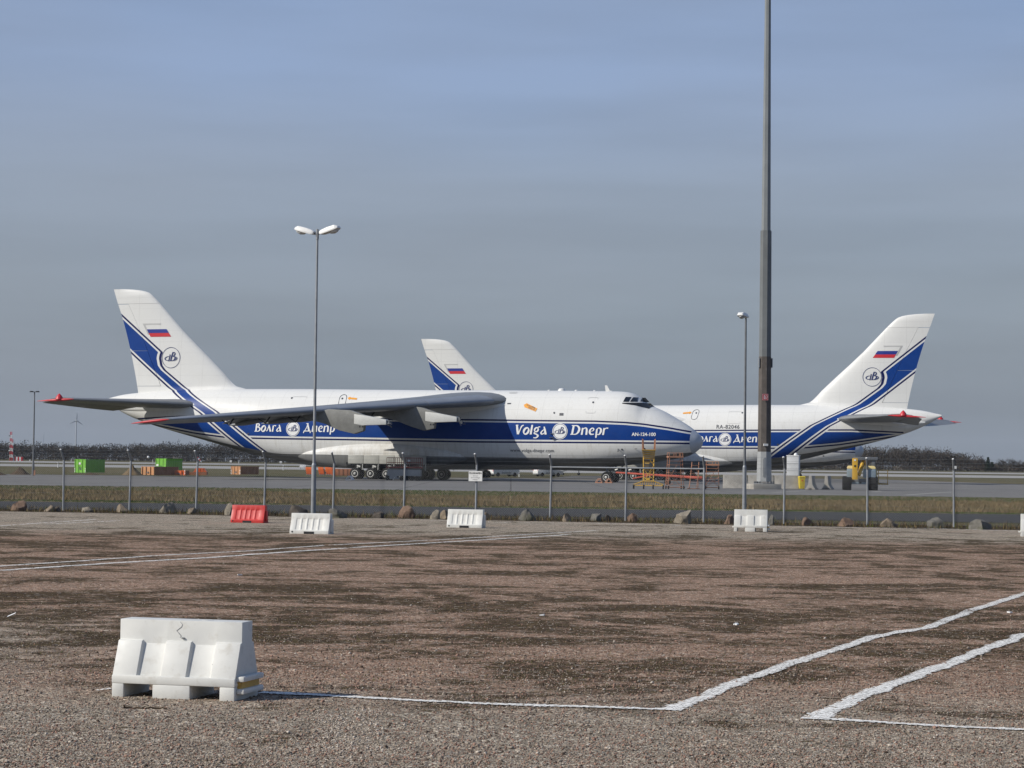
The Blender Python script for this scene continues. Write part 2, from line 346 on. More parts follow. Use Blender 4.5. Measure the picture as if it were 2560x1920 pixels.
# grass strip soil
m = newmat('dry_grass_floor', rough=0.95); t = NT(m); c = t.coord()
n1 = t.noise(c, 0.12, 5, 0.6, (0.5, 1, 1)); n2 = t.noise(c, 2.5, 5, 0.7)
t.base(t.mix(t.rng(n2, 0.3, 0.7, 0, 0.6), t.ramp(n1, [(0.3, (0.13, 0.105, 0.055)), (0.5, (0.17, 0.13, 0.075)), (0.72, (0.085, 0.085, 0.035))]), (0.07, 0.06, 0.03))); M['strip'] = m
band('grass_strip_ground', 91.0, 147.5, M['strip'], 0.004, 0.3)
# apron concrete: slabs, joints, stains, tyre marks
m = newmat('apron_concrete', rough=0.85); t = NT(m); c = t.coord()
br = t.n('ShaderNodeTexBrick'); br.offset = 0.0; br.inputs['Scale'].default_value = 1.0; br.inputs['Brick Width'].default_value = 7.5; br.inputs['Row Height'].default_value = 7.5; br.inputs['Mortar Size'].default_value = 0.07
br.inputs['Color1'].default_value = (0.15, 0.147, 0.14, 1); br.inputs['Color2'].default_value = (0.178, 0.172, 0.162, 1); br.inputs['Mortar'].default_value = (0.07, 0.065, 0.06, 1); t.l(c, br.inputs[0])
n1 = t.noise(c, 0.05, 5, 0.6, (0.25, 1.2, 1)); n2 = t.noise(c, 0.5, 5, 0.65, (0.12, 1.5, 1))
k = t.mix(t.rng(n1, 0.35, 0.7, 0.0, 0.4), br.outputs[0], (0.21, 0.203, 0.19)); k = t.mix(t.math('MULTIPLY', t.rng(n2, 0.56, 0.72), 0.6), k, (0.065, 0.062, 0.058)); t.base(k); M['apron'] = m
xs_ = np.linspace(-220, 220, 89); n_ = len(xs_)
def apron_far(x): return float(np.interp(x, [-220, -60, -30, -14, 8, 9, 62, 63, 220], [246, 248, 250, 276, 300, 372, 372, 262, 262]))
V = [(x, rline(x, 147.0, 0.3), 0.009) for x in xs_] + [(x, apron_far(x), 0.009) for x in xs_]
tag(raw('apron', V, [(i, i + 1, n_ + i + 1, n_ + i) for i in range(n_ - 1)], M['apron']), kind='structure')
# dark kerb-like slot drain along the far apron edge and faded apron paint
MB().box((-130, 247.6, 0.02), (200, 0.9, 0.04)).build('drain_strip', M['galv_dark'])['kind'] = 'structure'
MB().box((142, 261.5, 0.02), (156, 0.9, 0.04)).build('drain_strip', M['galv_dark'])['kind'] = 'structure'
mk = MB()
for a, b, w in (((2265, 1238), (2335, 1233), 0.25), ((2335, 1233), (2380, 1230.5), 0.25), ((2178, 1230), (2205, 1228.5), 0.25), ((1930, 1232), (2015, 1227), 0.2)):
    A, B = gp(*a), gp(*b); d = (B - A).normalized(); q = Vector((-d.y, d.x, 0)) * w / 2
    mk.add([A - q + Vector((0, 0, .014)), B - q + Vector((0, 0, .014)), B + q + Vector((0, 0, .014)), A + q + Vector((0, 0, .014))], [(0, 1, 2, 3)])
mk.build('apron_marking', paint('faded_line_paint', (0.45, 0.44, 0.40), 0.9, 0, 0.3, 1))['kind'] = 'structure'
# taxiway and runway
m = newmat('runway_concrete', rough=0.9); t = NT(m); c = t.coord(); n1 = t.noise(c, 0.03, 5, 0.6, (0.3, 1, 1))
t.base(t.ramp(n1, [(0.3, (0.27, 0.265, 0.25)), (0.7, (0.36, 0.35, 0.33))])); M['runway'] = m
sheet('taxiway', -2500, 2500, [492, 500, 515, 530, 536], M['runway'], 0.02)
sheet('runway', -2500, 2500, [628, 640, 665, 690, 696], M['runway'], 0.02)

# ---------------------------------------------------------------- loose stones, painted lines, grass
def scatter_pts(n, y0, y1, x0=-60, x1=2620, ramp=False):
    px = np.random.uniform(x0, x1, n); py = y0 + (y1 - y0) * (np.sqrt(np.random.rand(n)) if ramp else np.random.rand(n))
    return np.array([gp(a, b)[:] for a, b in zip(px, py)])
OCT = np.array([(1, 0, 0), (-1, 0, 0), (0, 1, 0), (0, -1, 0), (0, 0, 1), (0, 0, -1)], float)
OF = np.array([(0, 2, 4), (2, 1, 4), (1, 3, 4), (3, 0, 4), (2, 0, 5), (1, 2, 5), (3, 1, 5), (0, 3, 5)])
def stones(P, sz, mats, mi, name):
    n = len(P); V = OCT[None] * (sz[:, None, None] * np.random.uniform(0.55, 1.25, (n, 6, 1))); V[:, :, 2] *= 0.7
    V += np.random.normal(0, 0.16, (n, 6, 3)) * sz[:, None, None]
    a = np.random.uniform(0, 6.28, n); ca, sa = np.cos(a)[:, None], np.sin(a)[:, None]
    x = V[:, :, 0] * ca - V[:, :, 1] * sa; y = V[:, :, 0] * sa + V[:, :, 1] * ca; V[:, :, 0], V[:, :, 1] = x, y
    V += P[:, None, :]; V[:, :, 2] += 0.25 * sz[:, None]
    Fc = (OF[None] + 6 * np.arange(n)[:, None, None]).reshape(-1, 3)
    return raw(name, V.reshape(-1, 3), Fc, mats, None, np.repeat(mi, 8))
pm = [paint('stone_grey', (0.31, 0.26, 0.21), 0.95, 0, 0.4, 30), paint('stone_pink', (0.30, 0.19, 0.145), 0.95, 0, 0.4, 30), paint('stone_dark', (0.10, 0.075, 0.058), 0.95, 0, 0.4, 30), paint('stone_pale', (0.50, 0.44, 0.37), 0.95, 0, 0.25, 30)]
nP = 90000
P = np.vstack([scatter_pts(nP, 1400, 1935, ramp=True), scatter_pts(1500, 1775, 1880, 780, 960)])
sz = np.clip(np.random.lognormal(math.log(0.0058), 0.42, len(P)), 0.003, 0.02) * np.clip(P[:, 1] / 18, 0.9, 1.0)
u = np.random.rand(len(P)); mi = np.where(u < 0.45, 0, np.where(u < 0.78, 1, np.where(u < 0.95, 2, 3))); mi[nP:] = np.where(np.random.rand(1500) < 0.6, 3, 0)
tag(stones(P, sz, pm, mi, 'loose_gravel'), 'loose crushed stone lying all over the near car park', 'gravel', kind='stuff')

M['chalk'] = paint('white_line_paint', (0.86, 0.85, 0.80), 0.9, 0, 0.06, 9, (0.45, 0.38, 0.3), 0.3)
def line(pts, w, cell, label, keep=0.9):
    pts = [gp(*p) for p in pts]; V, Fc = [], []; s = 0.0
    for a, b in zip(pts[:-1], pts[1:]):
        d = b - a; L = d.length; d.normalize(); q = Vector((-d.y, d.x, 0)); n = max(1, int(L / cell)); m_ = max(2, int(w / cell))
        for i in range(n):
            o = a + d * (L * (i + .5) / n); s += L / n
            wob = 0.25 * w * noise.noise((s * 1.3, w, 0)); ww = w * (0.95 + 0.45 * noise.noise((s * 2.1, 5, 0))); wear = noise.noise((s * 0.9, 9, w))
            for j in range(-1, m_ + 1):
                r = (j + .5) / m_ - .5; edge = abs(r) / (0.5 * ww / w)
                pk = keep * (1.0 if edge < 0.75 else max(0, 1 - (edge - 0.75) * 2.6)) * (1 if wear > -0.35 else max(0.4, 1 + (wear + 0.35) * 3))
                if random.random() > pk: continue
                p = o + q * (r * w + wob); hs = cell * random.uniform(0.5, 0.62); z = 0.007 + random.random() * 0.003; k0 = len(V)
                for sa, sb in ((-1, -1), (1, -1), (1, 1), (-1, 1)):
                    v = p + d * (sa * hs * random.uniform(0.8, 1)) + q * (sb * hs * random.uniform(0.8, 1)); V.append((v.x, v.y, z))
                Fc.append((k0, k0 + 1, k0 + 2, k0 + 3))
    o = raw('parking_line', V, Fc, M['chalk']); tag(o, kind='structure'); return o
line([(652, 1733), (900, 1745), (1200, 1761), (1500, 1770), (1692, 1776)], 0.12, 0.020, '', 0.97)
line([(240, 1728), (290, 1722)], 0.05, 0.022, '', 0.5)
line([(1679, 1778), (1830, 1712), (1974, 1662), (2119, 1616), (2183, 1593), (2322, 1570), (2432, 1526), (2560, 1486), (2700, 1440)], 0.15, 0.022, '', 0.98)
line([(2003, 1797), (2090, 1801), (2235, 1810), (2380, 1818), (2560, 1826), (2700, 1833)], 0.11, 0.020, '', 0.97)
line([(2045, 1797), (2119, 1755), (2264, 1700), (2380, 1660), (2466, 1622), (2560, 1590), (2700, 1535)], 0.165, 0.022, '', 0.98)
line([(-80, 1432), (0, 1427), (260, 1410), (521, 1395), (741, 1379), (926, 1367), (1280, 1346), (1420, 1337)], 0.19, 0.04, '', 0.95)
line([(-80, 1421), (0, 1416), (174, 1405), (405, 1389), (625, 1378), (810, 1364), (1100, 1350), (1280, 1339), (1490, 1327)], 0.15, 0.04, '', 0.88)
line([(-60, 1319), (0, 1315), (120, 1307), (243, 1299)], 0.16, 0.06, '', 0.7)
line([(116, 1311), (307, 1302)], 0.16, 0.06, '', 0.6)
line([(1010, 1299), (1280, 1307), (1500, 1309), (1700, 1314)], 0.13, 0.06, '', 0.4)
line([(1990, 1317), (2350, 1322), (2560, 1329), (2700, 1333)], 0.16, 0.06, '', 0.55)

def blades(P, h, w, mats, mi, name, lean=0.35):
    n = len(P); a = np.random.uniform(0, 6.28, n); dx, dy = np.cos(a) * w / 2, np.sin(a) * w / 2
    la = np.random.uniform(0, 6.28, n); lx, ly = np.cos(la) * lean * h * np.random.rand(n), np.sin(la) * lean * h * np.random.rand(n)
    V = np.zeros((n, 3, 3)); V[:, 0] = P; V[:, 1] = P; V[:, 2] = P
    V[:, 0, 0] -= dx; V[:, 0, 1] -= dy; V[:, 1, 0] += dx; V[:, 1, 1] += dy; V[:, 2, 0] += lx; V[:, 2, 1] += ly; V[:, 2, 2] += h
    return raw(name, V.reshape(-1, 3), np.arange(3 * n).reshape(-1, 3), mats, None, mi)
gm_ = [paint('straw', (0.25, 0.19, 0.11), 0.9, 0, 0.3, 1), paint('tan_grass', (0.17, 0.125, 0.065), 0.9, 0, 0.3, 1), paint('olive_grass', (0.095, 0.10, 0.035), 0.9, 0, 0.3, 1), paint('green_grass', (0.055, 0.085, 0.02), 0.9, 0, 0.3, 1)]
# tall dry grass airside of the road: uniform in screen space so the far part is as full as the near
n = 170000; X = np.sort(np.random.uniform(-0.27, 0.27, n).reshape(-1, 4), 0); Yb = np.repeat(1 / np.random.uniform(1 / 147.0, 1 / 91.6, n // 4), 4); X = (X[:, :1] + np.random.uniform(-.0004, .0004, (n // 4, 4))).ravel() * Yb; Yb = Yb + np.random.uniform(-.3, .3, n)
Y = Yb + RS * X; dens = np.array([noise.noise((x * 0.10, y * 0.22, 1.0)) for x, y in zip(X[::4], Y[::4])]).repeat(4)
tt = (Yb - 91.6) / 55.4; patchg = dens + 0.3 * np.random.randn(n)
u = np.clip(np.array([noise.fractal((x * 0.5, y * 0.7, 4.0), 1.0, 2.0, 3) for x, y in zip(X[::4], Y[::4])]).repeat(4) * .42 + .5 + .16 * np.random.randn(n), 0, .999)
mi = np.where(u < 0.42, 0, np.where(u < 0.82, 1, 2)); mi = np.where(patchg < -0.45, np.where(u < 0.5, 2, 1), mi)
green = (tt > 0.62 + 0.12 * dens) | (tt < 0.055 + 0.04 * dens); mi = np.where(green, np.where(u < 0.6, 3, 2), mi)
hh = np.where(green, 0.05, 0.12) * np.random.uniform(0.5, 1.35, n) * (1 + 0.5 * dens)
tag(blades(np.stack([X, Y, np.zeros(n)], 1), hh, np.random.uniform(0.02, 0.05, n), gm_, mi, 'dry_grass'), 'tall straw coloured grass between the perimeter road and the apron', 'grass', kind='stuff')
# weeds along the fence and thin stalks in the car park
n = 9000; X = np.random.uniform(-24, 24, n); Y = np.array([fence_y(x) for x in X]) + np.random.uniform(-2.4, 3.0, n)
tag(blades(np.stack([X, Y, np.zeros(n)], 1), np.random.uniform(0.04, 0.2, n) * np.random.uniform(0.4, 1.2, n), np.random.uniform(0.015, 0.04, n), [gm_[1], gm_[2], M['verge']], np.random.choice([0, 1, 2], n, p=[0.35, 0.25, 0.4]), 'verge_weeds'), 'low weeds and dead stalks growing among the boulders under the fence', 'weeds', kind='stuff')
P = scatter_pts(9000, 1420, 1720); keepm = np.array([noise.noise((p[0] * 0.35, p[1] * 0.45, 7)) > -0.02 for p in P]); P = P[keepm]; n = len(P)
tag(blades(P, np.random.uniform(0.008, 0.028, n), np.random.uniform(0.004, 0.010, n) * 1.2, [gm_[1], M['verge'], gm_[2]], np.random.choice([0, 1, 2], n, p=[0.25, 0.55, 0.2]), 'moss_stalks', 0.8), 'short dead moss and stalks in dark patches of the car park', 'moss', kind='stuff')

# ================================================================ fence
fence = thing('chain_link_fence', 'grey chain link fence with angled post tops along the airfield road', 'fence', FA)
pxs = [-10, 158, 323, 489.6, 660, 832.5, 1009, 1189, 1375, 1563.7, 1759, 1959.8, 2168.5, 2385, 2610]
feet = []
for px in pxs:
    d = ray(px, 1290); 
    # column of the photo meets the fence line
    k_ = (FA.y - FA.x * fdir.y / fdir.x) / (d.y - d.x * fdir.y / fdir.x); feet.append(Vector((d.x * k_, d.y * k_, 0)))
PH, AH = 1.74, 0.33
tops = []
for i, f in enumerate(feet):
    lx = random.uniform(-0.03, 0.03); b = MB(); top = f + Vector((lx, 0, PH)); arm = top + fperp * 0.25 + Vector((0, 0, AH)); tops.append((top, arm))
    o = f - FA; tp, ar = top - FA, arm - FA
    b.cyl(o - Vector((0, 0, .1)), tp, 0.034, 0.034, 10); b.cyl(tp - Vector((0, 0, .02)), ar, 0.031, 0.031, 8)
    po = b.build('post', M['galv'], fence, True); cb = MB(); cb.lathe([(0.036, 0), (0.036, 0.02), (0.02, 0.035), (0.001, 0.037)], ar - Vector((0, 0, 0.01)), 'z', 10); cb.build('post_cap', M['white'], po, True)
def wires(b, p, q, r=0.0016):
    p, q = Vector(p), Vector(q); d = (q - p).normalized(); a = d.orthogonal().normalized(); c_ = d.cross(a); V = []
    for e in (p, q):
        for i in range(3): tA = 2.0944 * i; V.append(e + a * r * math.cos(tA) + c_ * r * math.sin(tA))
    b.add(V, [(0, 1, 4, 3), (1, 2, 5, 4), (2, 0, 3, 5)])
for i in range(len(feet) - 1):
    A, B = feet[i] - FA, feet[i + 1] - FA; L = (B - A).length; d = (B - A) / L; b = MB(); Hm = 1.70; z0 = 0.04; st = 0.078; off = -fperp * 0.04
    k_ = -Hm
    while k_ < L:
        for sgn in (1, -1):
            s0, s1 = k_, k_ + Hm; za, zb = (z0, z0 + Hm) if sgn > 0 else (z0 + Hm, z0)
            c0, c1 = max(s0, 0.0), min(s1, L)
            if c1 - c0 < 0.02: continue
            f0, f1 = (c0 - s0) / Hm, (c1 - s0) / Hm; o2 = off + fperp * (0.003 * sgn)
            wires(b, A + d * c0 + o2 + Vector((0, 0, za + (zb - za) * f0)), A + d * c1 + o2 + Vector((0, 0, za + (zb - za) * f1)))
        k_ += st
    for zz in (0.06, 0.6, 1.15, 1.72): wires(b, A + off + Vector((0, 0, zz)), B + off + Vector((0, 0, zz)), 0.0018)
    tag(b.build('wire_mesh', M['wire'], fence), kind='stuff')
    b = MB()
    for fr in (0.3, 0.62, 0.95):
        wires(b, tops[i][0].lerp(tops[i][1], fr) - FA, tops[i + 1][0].lerp(tops[i + 1][1], fr) - FA, 0.0026)
    b.build('barbed_wire', M['galv'], fence)
for i in (8, 9):
    MB().cyl(tops[i][0] - FA - Vector((0, 0, 0.06)), tops[i + 1][0] - FA - Vector((0, 0, 0.06)), 0.024, n=8).build('brace_rail', M['galv'], fence, True)

def text_mesh(s, size, bold=0.0, sp=1.0):
    cu_ = bpy.data.curves.new('t', 'FONT'); cu_.body = s; cu_.size = size; cu_.offset = bold; cu_.space_character = sp; cu_.align_x = 'CENTER'
    o = bpy.data.objects.new('t', cu_); COL.objects.link(o); dg = bpy.context.evaluated_depsgraph_get(); dg.update()
    me = o.evaluated_get(dg).to_mesh(); V = [tuple(v.co) for v in me.vertices]; Fc = [tuple(p.vertices) for p in me.polygons]
    o.evaluated_get(dg).to_mesh_clear(); bpy.data.objects.remove(o); bpy.data.curves.remove(cu_)
    return V, Fc
# notice board on the fence
sf = feet[7]; sg = thing('airport_notice_sign', 'small white rectangular notice reading FLUGHAFEN fixed to a fence post', 'sign', sf + fperp * 0.05 + Vector((0, 0, 1.36)), math.atan2(fdir.y, fdir.x))
MB().box((0.0, -0.02, 0), (0.46, 0.012, 0.33)).build('board', M['white'], sg)
MB().box((0.0, -0.005, 0.05), (0.10, 0.02, 0.04)).build('clamp', M['galv'], sg)
for s_, size, z, bo in (('FLUGHAFEN', 0.074, 0.07, 0.003), ('Betreten', 0.045, -0.005, 0), ('durch Unbefugte', 0.045, -0.065, 0), ('verboten !', 0.045, -0.125, 0)):
    V, Fc = text_mesh(s_, size, bo); b = MB(); b.add([(x, -0.028, y + z) for x, y, _ in V], Fc); b.build('lettering', M['print'], sg)
fr = MB()
for a, b_ in (((-.23, -.165), (.23, -.165)), ((.23, -.165), (.23, .165)), ((.23, .165), (-.23, .165)), ((-.23, .165), (-.23, -.165))): fr.cyl((a[0], -.022, a[1]), (b_[0], -.022, b_[1]), 0.006, n=4)
fr.build('border', M['galv_dark'], sg)

# ================================================================ boulders
def rockmat(name, c1, c2, moss=None):
    m = newmat(name, c1, 0.9); t = NT(m); c = t.coord(); n1 = t.noise(c, 2.2, 6, 0.65); n2 = t.noise(c, 14, 5, 0.7); vn = t.noise(c, 1.1, 4, 0.6)
    k = t.mix(t.rng(n1, 0.35, 0.65), c1, c2); k = t.mix(t.rng(n2, 0.45, 0.7, 0, 0.5), k, tuple(x * 0.45 for x in c1))
    if moss: k = t.mix(t.math('MULTIPLY', t.rng(vn, 0.5, 0.62), 0.7), k, moss)
    t.base(k); t.bump(t.math('ADD', n1, n2), 0.6, 0.05); return m
RM = {'pale': rockmat('pale_granite', (0.24, 0.21, 0.165), (0.30, 0.265, 0.21)), 'tan': rockmat('tan_granite', (0.20, 0.16, 0.115), (0.25, 0.205, 0.155)), 'brown': rockmat('brown_granite', (0.16, 0.108, 0.08), (0.235, 0.165, 0.12)),
      'grey': rockmat('grey_granite', (0.13, 0.125, 0.11), (0.19, 0.18, 0.16), (0.10, 0.10, 0.06)), 'dark': rockmat('dark_granite', (0.075, 0.065, 0.055), (0.12, 0.105, 0.09))}
def rock(x0, x1, yt, yb, kind, label, seed, peak=0.0, cuts=3):
    base = gp((x0 + x1) / 2, yb - 1.5); sc = FPX / base.y; w = (x1 - x0) / sc; h = (yb - yt) / sc * 1.05
    bm = bmesh.new(); bmesh.ops.create_icosphere(bm, subdivisions=4, radius=1.0); rnd = random.Random(seed)
    for _ in range(cuts):
        nrm = Vector((rnd.uniform(-1, 1), rnd.uniform(-1, 0.6), rnd.uniform(-0.1, 0.9))).normalized(); dlim = rnd.uniform(0.42, 0.74)
        for v in bm.verts:
            e = v.co.dot(nrm) - dlim
            if e > 0: v.co -= nrm * e * 0.92
    for v in bm.verts:
        p = v.co; n = noise.fractal(p * 1.3 + Vector((seed, 0, 0)), 1.0, 2.0, 4); n2 = noise.fractal(p * 4 + Vector((0, seed, 0)), 1.0, 2.0, 3)
        v.co = p * (1 + 0.18 * n + 0.06 * n2); v.co.x += peak * max(0, v.co.z) * 0.5
        if v.co.z < -0.35: v.co.z = -0.35 + (v.co.z + 0.35) * 0.25
    mx = max(abs(v.co.x) for v in bm.verts); zt_ = max(v.co.z for v in bm.verts); zb = min(v.co.z for v in bm.verts)
    for v in bm.verts: v.co = Vector((v.co.x / mx * w / 2, v.co.y / mx * w * 0.42, (v.co.z - zb) / (zt_ - zb) * (h + 0.05) - 0.05))
    me = bpy.data.meshes.new('boulder'); bm.to_mesh(me); bm.free(); me.materials.append(RM[kind]); me.polygons.foreach_set('use_smooth', [True] * len(me.polygons)); me.set_sharp_from_angle(angle=R(26))
    o = bpy.data.objects.new('boulder', me); o.location = base + Vector((0, w * 0.3, 0)); link(o); tag(o, label, 'boulder', 'boulders lined up under the fence')
RK = [(24, 66, 1254, 1279, 'brown', 'large rusty brown split boulder, leftmost by the fence', -.2), (107, 136, 1265, 1281, 'tan', 'low tan boulder touching a darker one, second cluster from the left', 0), (132, 157, 1268, 1281, 'dark', 'flat dark brown boulder at the foot of the leftmost full fence post', 0),
 (190, 232, 1269, 1282, 'pale', 'low whitish boulder between the two leftmost full fence posts', .2), (286, 322, 1262, 1282, 'tan', 'round olive tan boulder left of the second full fence post', 0), (395, 436, 1258, 1284, 'pale', 'tall wedge shaped pinkish boulder with vertical right side', .5),
 (464, 492, 1271, 1286, 'tan', 'small grey tan boulder at the foot of the third full fence post', .1), (557, 592, 1260, 1289, 'pale', 'blocky pale yellow boulder left of the red plastic barrier', 0), (656, 675, 1275, 1291, 'dark', 'black boulder peeking out right of the red plastic barrier', 0),
 (719, 771, 1265, 1294, 'dark', 'big brown domed boulder left of the double lamp post', 0), (819, 868, 1274, 1297, 'grey', 'rough pale grey broken boulder right of the double lamp post', -.2), (922, 960, 1281, 1297, 'dark', 'low black boulder with tan left side beside the double lamp', .1),
 (994, 1037, 1267, 1297, 'brown', 'tall red brown boulder in front of a fence post below the scissor lift', 0), (1074, 1102, 1277, 1300, 'pale', 'pale cream boulder leaning against a darker one near the notice', -.1), (1098, 1128, 1277, 1299, 'tan', 'grey brown boulder between the cream one and a white barrier', .2),
 (1196, 1229, 1283, 1302, 'tan', 'tan boulder half hidden behind the white barrier below the notice', .2), (1296, 1345, 1275, 1304, 'grey', 'big mossy grey green domed boulder right of the notice sign', 0), (1400, 1429, 1286, 1306, 'tan', 'small olive brown squarish boulder under the railed fence bay', 0),
 (1475, 1512, 1286, 1305, 'grey', 'low grey boulder beside a black one under the railed fence', -.1), (1508, 1529, 1289, 1305, 'dark', 'small black boulder just left of the middle railed fence post', 0), (1567, 1594, 1285, 1306, 'brown', 'small purplish brown boulder just right of the middle railed post', 0),
 (1685, 1735, 1278, 1311, 'pale', 'tall pointed grey beige boulder below the yellow work stairs', .22), (1808, 1837, 1289, 1312, 'brown', 'dark red brown boulder left of the ribbed barrier at the mast', 0), (1920, 1936, 1289, 1314, 'grey', 'grey boulder half hidden at the right end of the ribbed barrier', 0),
 (1997, 2036, 1295, 1316, 'brown', 'pinkish brown boulder with dark right side under the yellow bin', 0), (2092, 2140, 1296, 1318, 'brown', 'large orange tan cracked boulder left of the boom lift fence post', 0), (2198, 2245, 1298, 1319, 'tan', 'smooth long beige boulder right of the boom lift fence post', .1),
 (2319, 2369, 1296, 1322, 'grey', 'grey green veined boulder left of the rightmost fence post', 0), (2426, 2485, 1300, 1326, 'grey', 'widest dark grey boulder right of the rightmost fence post', .1), (2549, 2580, 1309, 1328, 'grey', 'grey boulder cut off by the right edge of the picture', 0)]
for i, r_ in enumerate(RK): rock(*r_[:6], 11 + i * 3, r_[6], 4 + i % 4)
# ================================================================ aircraft (one model, three copies)
def LX(a): return 32.0 - a                       # a = metres aft of the nose tip
f_top = pchip([0, .12, .3, .8, 1.5, 2.8, 4.0, 5.0, 5.55, 5.9, 6.4, 6.8, 7.3, 8.0, 9.0, 11.5, 20, 31, 47, 56, 60, 64, 66.5, 69.1], [4.36, 4.68, 4.95, 5.38, 5.9, 6.66, 7.32, 7.76, 7.98, 8.18, 8.62, 8.87, 9.15, 9.34, 9.42, 9.46, 9.52, 9.55, 9.66, 9.66, 9.55, 9.3, 9.05, 8.5])
f_bot = pchip([0, .12, .3, .6, 1.1, 1.9, 4, 6.4, 8.9, 11.4, 15, 20, 27, 39, 42, 44.6, 46.6, 49.4, 52.2, 56.4, 60.7, 63.6, 65.4, 67.0, 69.1], [4.24, 3.92, 3.65, 3.36, 3.02, 2.70, 2.32, 2.0, 1.70, 1.48, 1.30, 1.2, 1.12, 1.12, 1.24, 1.52, 1.82, 2.32, 2.96, 4.0, 5.06, 5.85, 6.45, 7.15, 8.3])
f_hw = pchip([0, .12, .3, .8, 1.5, 3, 5, 8, 10.5, 44, 48, 52, 56, 60, 64, 67, 69.1], [.06, .55, .9, 1.42, 1.95, 2.65, 3.15, 3.52, 3.64, 3.64, 3.5, 3.15, 2.6, 2.0, 1.3, .68, .1])
f_nu = pchip([0, 3, 9, 45, 60, 69.1], [2.0, 2.05, 2.25, 2.25, 2.05, 2.0]); f_nl = pchip([0, 3, 10, 45, 58, 69.1], [2.0, 2.3, 2.9, 2.9, 2.1, 2.0])
def fus_ring(a, n=56, grow=0.0):
    top, bot, hw = f_top(a) + grow, f_bot(a) - grow, f_hw(a) + grow; vc = bot + 0.44 * (top - bot); r = []
    for i in range(n):
        t = 2 * math.pi * i / n; c, s = math.cos(t), math.sin(t); e = 2 / (f_nu(a) if s >= 0 else f_nl(a))
        y = hw * math.copysign(abs(c) ** e, c); z = vc + (top - vc if s >= 0 else vc - bot) * math.copysign(abs(s) ** e, s)
        r.append((LX(a), y, z))
    return r
